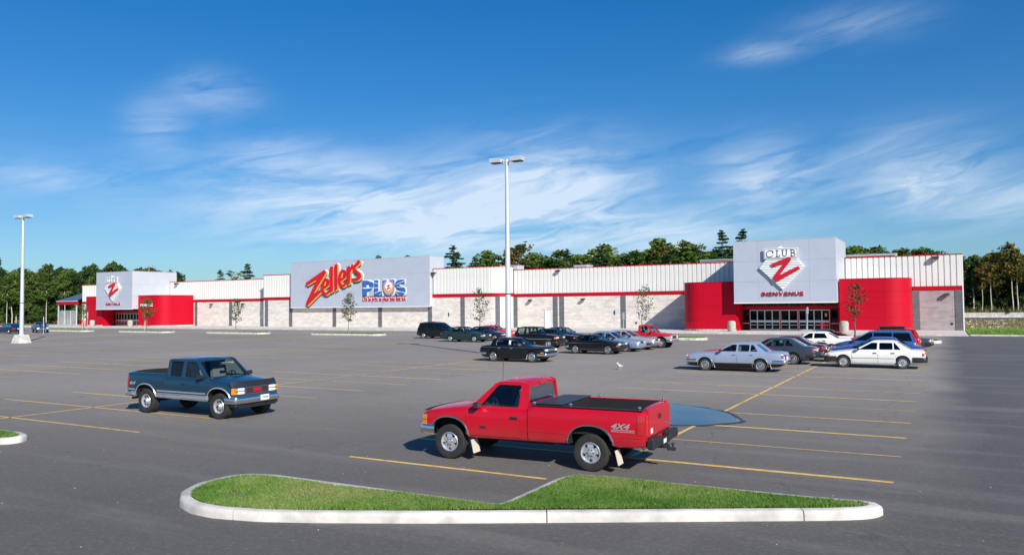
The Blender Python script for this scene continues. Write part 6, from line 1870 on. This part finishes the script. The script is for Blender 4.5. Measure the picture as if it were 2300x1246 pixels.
# white sedan, dark bumpers
car(sedan('paint_white', wb=2.66, ro=.98, fo=.86, zr=1.345, hood=.82, trunk=.90, nose=.72, rim='slots', glass='tinted_glass', bb=-.46, bt=.30, wx=2.24, wt=1.36, ra=.35, strips=[(.36, 2.30, .50, .03, 'black_plastic')],
         win=[(1.13, 1.98, 1.36, 1.10), (.42, 1.03, 1.02, .44), (.06, .37, .39, .34)], doors=[(.30, 1.08), (1.10, 2.26)],
         bumpers=[(1, .30, .57, .06, .55, 'black_plastic'), (-1, .33, .58, .07, .55, 'black_plastic')]), -3.24, 42.78, PI_, 'white four door sedan with black bumpers, nearest its row end by the aisle')
# grey blue sedan, rear towards us
car(sedan('paint_greyblue', zr=1.37, hood=.84, trunk=.94, nose=.74, bb=-.62, bt=.10, wx=2.15, rim='cap', flaps=(-.45,), bumpers=blk, win=[(1.13, 1.92, 1.32, 1.10), (.46, 1.04, 1.02, .46), (-.02, .40, .40, .22)],
         ends=[('headlight', 'lamp_clear', 1, .36, .68, .60, .71, .02), ('tail_light', 'lamp_red', -1, .38, .74, .68, .76, .014), ('reverse_light', 'lamp_clear', -1, .38, .74, .765, .83, .014), ('number_plate', 'plate_white', -1, -.17, .17, .68, .80, .012)]), -8.45, 43.75, PI_, 'grey blue sedan parked behind the silver blue sedan')
car(sedan('paint_maroon', zr=1.36, trunk=.92, hood=.84, bb=-.5, bumpers=[(1, .38, .54, .06, .45, 'chrome'), (-1, .38, .56, .07, .45, 'chrome')], rim='cap'), -8.35, 46.5, PI_, 'dark maroon sedan between the grey blue sedan and a motorcycle')
car(sedan('paint_white', zr=1.40, trunk=.98, hood=.86, bb=-.42, bt=.26, rim='slots', glass='tinted_glass', bumpers=[(1, .36, .54, .06, .45, 'paint_white'), (-1, .38, .58, .07, .45, 'black_plastic')]), -7.75, 53.6, PI_, 'white sedan parked facing the entrance, beside the white hatchback with spoiler')
sp = sedan('paint_white', zr=1.38, trunk=1.0, hood=.84, bb=-.85, bt=.35, rim='alloy5', roof_paint='paint_black', glass='tinted_glass', bumpers=blk, ro=.95, doors=[(.85, 2.12)], win=[(.95, 1.92, 1.32, .95), (.0, .85, .85, .35)])
r_, c_, p_ = car(sp, -7.9, 57.9, PI_, 'white hatchback with black roof and rear spoiler')
b = MB(); b.box(-.98, -.80, -.62, .62, 1.10, 1.14, bev=.01); b.box(-.9, -.86, -.5, -.44, .98, 1.1); b.box(-.9, -.86, .44, .5, .98, 1.1); p_(b, 'spoiler', 'paint_white')
car(sedan('paint_blue', zr=1.36, hood=.86, nose=.74, wx=2.25, wt=1.4, rim='cap', bumpers=blk), -3.5, 46.2, PI_, 'mid blue sedan tucked behind the white sedan with black bumpers')
def minivan(paint_, **k):
    sp = sedan(paint_, wb=2.85, fo=.80, ro=.86, zr=k.pop('zr', 1.64), W=.90, hood=.98, trunk=1.02, nose=.80, bb=-.80, bt=-.50, wt=1.62, wx=2.66, tail=1.02, w1=.70)
    sp['top'] = [(-.86, .75), (-.84, 1.0), (-.7, 1.02), (2.3, 1.02), (2.66, 1.0), (2.9, .97), (3.4, .84), (3.6, .74), (3.65, .58)]
    sp.update(win=[(1.45, 2.42, 1.60, 1.42), (.42, 1.38, 1.36, .42), (-.62, .36, .36, -.46)], doors=[(1.42, 2.70), (.42, 1.40)], seats=((1.5, .38), (1.5, -.38)),
              ends=[('headlight', 'lamp_clear', 1, .36, .72, .62, .74, .02), ('grille', 'dark_metal', 1, -.34, .34, .62, .74, .012), ('number_plate', 'plate_white', -1, -.17, .17, .70, .82, .012)],
              wraps=[('turn_signal', 'lamp_amber', 3.4, 3.58, .60, .72)])
    sp.update(k); return sp
r_, c_, p_ = car(minivan('paint_vanblue', glass='tinted_glass', bumpers=blk, rim='cap', zr=1.60), -3.75, 49.7, PI_, 'bright blue minivan with tall red tail lights', 'van', 'parked_van')
for s in (1, -1):
    b = MB(); b.loft([[(-.885, s * .70, .86), (-.83, s * .80, .86), (-.80, s * .80, .88)], [(-.80, s * .72, 1.20), (-.74, s * .78, 1.2), (-.72, s * .78, 1.2)], [(-.62, s * .66, 1.52), (-.56, s * .725, 1.52), (-.54, s * .725, 1.52)]], caps=True); p_(b, 'tail_light', 'lamp_red')
    b = MB(); b.tube([(-.3, s * .6, 1.67), (1.3, s * .6, 1.68)], .02, 5); p_(b, 'roof_rail', 'black_plastic')
r_, c_, p_ = car(minivan('paint_red2', glass='tinted_glass', bumpers=blk, zr=1.56), -3.75, 55.6, PI_, 'red wagon with dark roof rack behind the bright blue minivan', 'car')
b = MB(); b.box(.0, 1.5, -.62, .62, 1.60, 1.72, bev=.04); p_(b, 'roof_rack', 'black_plastic')
car(sedan('paint_slate', zr=1.34, bumpers=blk, rim='cap'), -3.1, 59.5, 0, 'slate blue car nosing out past the bright blue minivan')
# black formal sedan near the light pole
car(sedan('paint_black', wb=2.56, fo=.86, ro=.95, zr=1.37, hood=.88, nose=.84, trunk=.93, bb=-.24, bt=-.02, wt=1.38, wx=2.10, chrome_win=True, rim='trksteel' if False else 'cap', r=.31, ra=.36, arch_trim=None, flaps=(2.28,), flap_mat='galvanised', trim='interior_dark',
         win=[(1.14, 1.92, 1.36, 1.12), (.18, 1.04, 1.03, .22)], strips=[(-.85, 3.25, .845, .020, 'chrome')], handle='chrome', mirror='chrome',
         ends=[('headlight', 'lamp_clear', 1, .46, .70, .64, .77, .02), ('grille', 'chrome', 1, -.44, .44, .64, .79, .02), ('tail_light', 'lamp_red', -1, .42, .72, .60, .78, .012)],
         wraps=[('turn_signal', 'lamp_amber', 3.12, 3.30, .54, .59)], bumpers=[(1, .38, .53, .11, .5, 'chrome'), (-1, .42, .56, .11, .5, 'chrome')]), -21.98, 39.75, 0, 'black upright sedan with chrome grille and bumpers in front of the tall light pole')
# black fastback
car(sedan('paint_black', wb=2.34, fo=.78, ro=.86, zr=1.25, hood=.83, nose=.76, trunk=.84, bb=-.66, bt=.30, wt=1.30, wx=1.98, rim='cap', chrome_win=False, strips=[(-.75, 2.95, .74, .018, 'chrome'), (.36, 2.26, .33, .02, 'chrome')], win=[(1.10, 1.80, 1.28, 1.06), (.34, 1.0, .98, .40)], doors=[(.30, 1.04), (1.06, 2.0)],
         ends=[('headlight', 'lamp_clear', 1, .42, .72, .60, .74, .02), ('grille', 'chrome', 1, -.40, .40, .60, .74, .012), ('tail_light', 'lamp_red', -1, .40, .70, .60, .74, .012)], wraps=[('turn_signal', 'lamp_amber', 2.95, 3.05, .52, .58), ('tail_light', 'lamp_red', -.84, -.76, .6, .74)],
         bumpers=[(1, .40, .53, .10, .45, 'black_plastic'), (-1, .42, .56, .08, .4, 'chrome')]), -20.65, 48.1, 0, 'black sloping back hatchback beside the light blue sedan')
car(sedan('paint_ltblue', zr=1.38, hood=.86, nose=.74, trunk=.93, rim='alloy5', bumpers=[(1, .30, .55, .05, .45, 'paint_ltblue'), (-1, .34, .56, .05, .45, 'paint_ltblue')]), -20.75, 51.2, 0, 'light blue metallic sedan beside the black hatchback')
car(sedan('paint_ltgrey', zr=1.40, hood=.90, nose=.80, trunk=.94, rim='cap', trim='interior_grey', bumpers=[(1, .38, .54, .08, .45, 'chrome'), (-1, .4, .56, .08, .45, 'chrome')], win=[(1.13, 1.90, 1.32, 1.10), (.2, 1.04, 1.02, .36)]), -20.55, 53.75, 0, 'pale grey sedan squeezed between the light blue sedan and red and silver pickup')
spm = pickup('paint_red2', wb=2.95, fo=.78, ro=1.05, cab=1.15, wt=1.86, wx=2.44, zr=1.72, tone=.86, paint2='paint_silver', rim='trksteel', bumpers=[(1, .46, .64, .09, .34, 'chrome'), (-1, .5, .64, .1, .26, 'chrome')],
             ends=[('headlight', 'lamp_clear', 1, .54, .78, .72, .92, .02), ('grille', 'dark_metal', 1, -.5, .5, .70, .92, .015)], wraps=[('turn_signal', 'lamp_amber', 3.6, 3.7, .72, .90)])
vehicle('pickup_truck', spm, -20.15, 56.6, 0, 'two tone red over silver pickup at the end of its row', 'pickup truck')
# soft top off-roader
sp = sedan('paint_black', wb=2.20, fo=.72, ro=.78, zr=1.62, W=.80, hood=1.02, nose=.92, trunk=1.02, bb=-.70, bt=-.45, wt=1.12, wx=1.42, w1=.66, r=.34, tw=.21, ra=.41, rim='trksteel', win=[(.62, 1.30, 1.06, .60), (-.50, .50, .48, -.36)], doors=[(.55, 1.44)], seats=((.55, .32), (.55, -.32)), bench=False, tail=1.0,
           strips=[(-.6, .45, .78, .035, 'paint_ltblue'), (.45, 2.5, .72, .03, 'alloy')], bumpers=blk)
sp['cavities'] = [(-.5, 1.2, .58, .5, 1.9)]
r_, c_, p_ = car(sp, -27.45, 53.0, 0, 'black soft top off-roader with pale blue side stripes', 'car')
b = MB(); b.lathe([(.001, -.98), (.33, -.98), (.34, -.95), (.34, -.83), (.30, -.80)], 24, 'X', (0, 0, .86)); p_(b, 'spare_wheel', 'rubber')
car(sedan('paint_black', zr=1.36, hood=.84, rim='cap', bumpers=blk), -27.9, 56.6, 0, 'black sedan behind the soft top off-roader')
car(sedan('paint_navy', zr=1.40, hood=.86, rim='cap', bumpers=blk), -28.6, 59.9, 0, 'very dark navy sedan, second car beyond the soft top off-roader')
car(sedan('paint_green', zr=1.38, hood=.84, nose=.70, trunk=.93, rim='slots', bumpers=[(1, .30, .54, .05, .45, 'paint_green'), (-1, .34, .56, .05, .45, 'paint_green')]), -38.75, 60.1, 0, 'dark grey green sedan in front of the black minivan')
car(sedan('paint_navy', zr=1.34, hood=.82, nose=.70, rim='slots', bumpers=blk), -38.3, 63.0, 0, 'dark navy sedan between the grey green sedan and the red car')
car(sedan('paint_red2', zr=1.33, hood=.86, nose=.76, trunk=.96, bb=-.75, bt=.0, wt=1.2, wx=2.0, rim='alloy5', doors=[(.9, 2.0)], win=[(.92, 1.82, 1.18, .95), (.05, .82, .86, .3)], bumpers=[(1, .32, .54, .05, .45, 'paint_red2'), (-1, .34, .58, .05, .45, 'paint_red2')]), -39.2, 66.4, 0, 'bright red coupe partly hidden by the light pole')
r_, c_, p_ = car(minivan('paint_black', glass='tinted_glass', bumpers=blk, rim='slots'), -45.75, 65.8, 0, 'black minivan with dark windows at the end of its row', 'van', 'parked_van')
for s in (1, -1):
    b = MB(); b.tube([(-.2, s * .6, 1.71), (1.3, s * .6, 1.71)], .02, 5); p_(b, 'roof_rail', 'black_plastic')
# west edge
car(sedan('paint_navy', zr=1.42, bb=-.85, bt=-.4, rim='cap', bumpers=blk, win=[(1.13, 1.92, 1.32, 1.10), (.3, 1.04, 1.02, .3), (-.6, .22, .22, -.3)]), -117.0, 60.8, PI_, 'dark blue wagon at the edge of the lot by a sign with a red arrow')
sps = pickup('paint_blue', wb=2.75, fo=.72, ro=.95, cab=.95, wt=1.68, wx=2.25, zr=1.55, W=.84, bed=1.06, r=.33, ra=.42, rim='slots', bumpers=[(1, .44, .60, .07, .32, 'chrome'), (-1, .48, .62, .08, .26, 'chrome')], ends=[('headlight', 'lamp_clear', 1, .44, .70, .62, .78, .02), ('grille', 'dark_metal', 1, -.4, .4, .62, .78, .015)], wraps=[('turn_signal', 'lamp_amber', 3.36, 3.45, .62, .76)])
vehicle('pickup_truck', sps, -116.6, 64.9, -.35, 'small mid blue pickup by the stacked arrow signs', 'pickup truck')
# motorcycle
mo = empty('motorcycle', (-6.15, 48.6, 0), PI_ - .1); tag(mo, 'black motorcycle parked behind the maroon sedan', 'motorcycle')
for x in (-.68, .72):
    b = MB(); rr, tw = .31, .055
    b.loft([[((rr + tw * cos(t) * .9) * cos(a) + x, tw * sin(t), (rr + tw * cos(t) * .9) * sin(a) + rr + .05) for t in [2 * pi * q / 8 for q in range(8)]] for a in [2 * pi * k / 24 for k in range(24)]], loop=True)
    w_ = b.build('wheel', ['rubber'], mo, 40)
    b = MB(); b.lathe([(.05, -.06), (.05, .06)], 10, 'Y', (x, 0, .36), caps=True)
    for k in range(10):
        a = 2 * pi * k / 10; b.tube([(x, 0, .36), (x + .29 * cos(a), 0, .36 + .29 * sin(a))], .006, 4)
    b.build('rim', ['chrome'], w_)
b = MB(); b.loft([[(x, w * cos(t), z + h * sin(t)) for t in [2 * pi * k / 10 for k in range(10)]] for x, w, h, z in ((.0, .09, .06, .80), (.12, .15, .12, .82), (.35, .15, .13, .84), (.48, .08, .08, .86))], caps=True); b.build('tank', ['paint_maroon'], mo, 50)
b = MB(); b.loft([[(x, s_ * .13, z + d) for s_, d in ((-1, -.04), (1, -.04), (.8, .03), (-.8, .03))] for x, z in ((-.75, .86), (-.45, .80), (-.05, .79), (.05, .80))], caps=True); b.build('saddle', ['black_plastic'], mo)
b = MB(); b.box(-.18, .3, -.16, .16, .32, .68, bev=.04); b.tube([(-.68, .1, .36), (-.1, .12, .4)], .03, 6); b.tube([(.1, -.17, .4), (-.8, -.17, .36)], .045, 8); b.build('engine', ['alloy'], mo)
b = MB(); b.tube([(.72, .09, .36), (.5, .09, .95)], .025, 6); b.tube([(.72, -.09, .36), (.5, -.09, .95)], .025, 6); b.build('fork', ['chrome'], mo)
b = MB(); b.tube([(.30, .38, 1.05), (.46, .2, 1.02), (.5, 0, .98), (.46, -.2, 1.02), (.30, -.38, 1.05)], .016, 6); b.build('handlebar', ['chrome'], mo)
b = MB(); b.lathe([(.10, .56), (.09, .66), (.001, .68)], 14, 'X', (0, 0, .90)); b.build('headlight', ['lamp_clear'], mo)
b = MB(); b.box(-.98, -.9, -.07, .07, .72, .80); b.build('tail_light', ['lamp_red'], mo)
b = MB(); b.loft([[(x, s_ * .1, z) for s_ in (-1, 1)] for x, z in ((-1.0, .62), (-.9, .74), (-.7, .77), (-.5, .74))], closed=False); b.build('mudguard', ['paint_black'], mo)
b = MB(); b.tube([(0, .1, .35), (-.08, .34, .02)], .014, 5); b.build('side_stand', ['dark_metal'], mo)
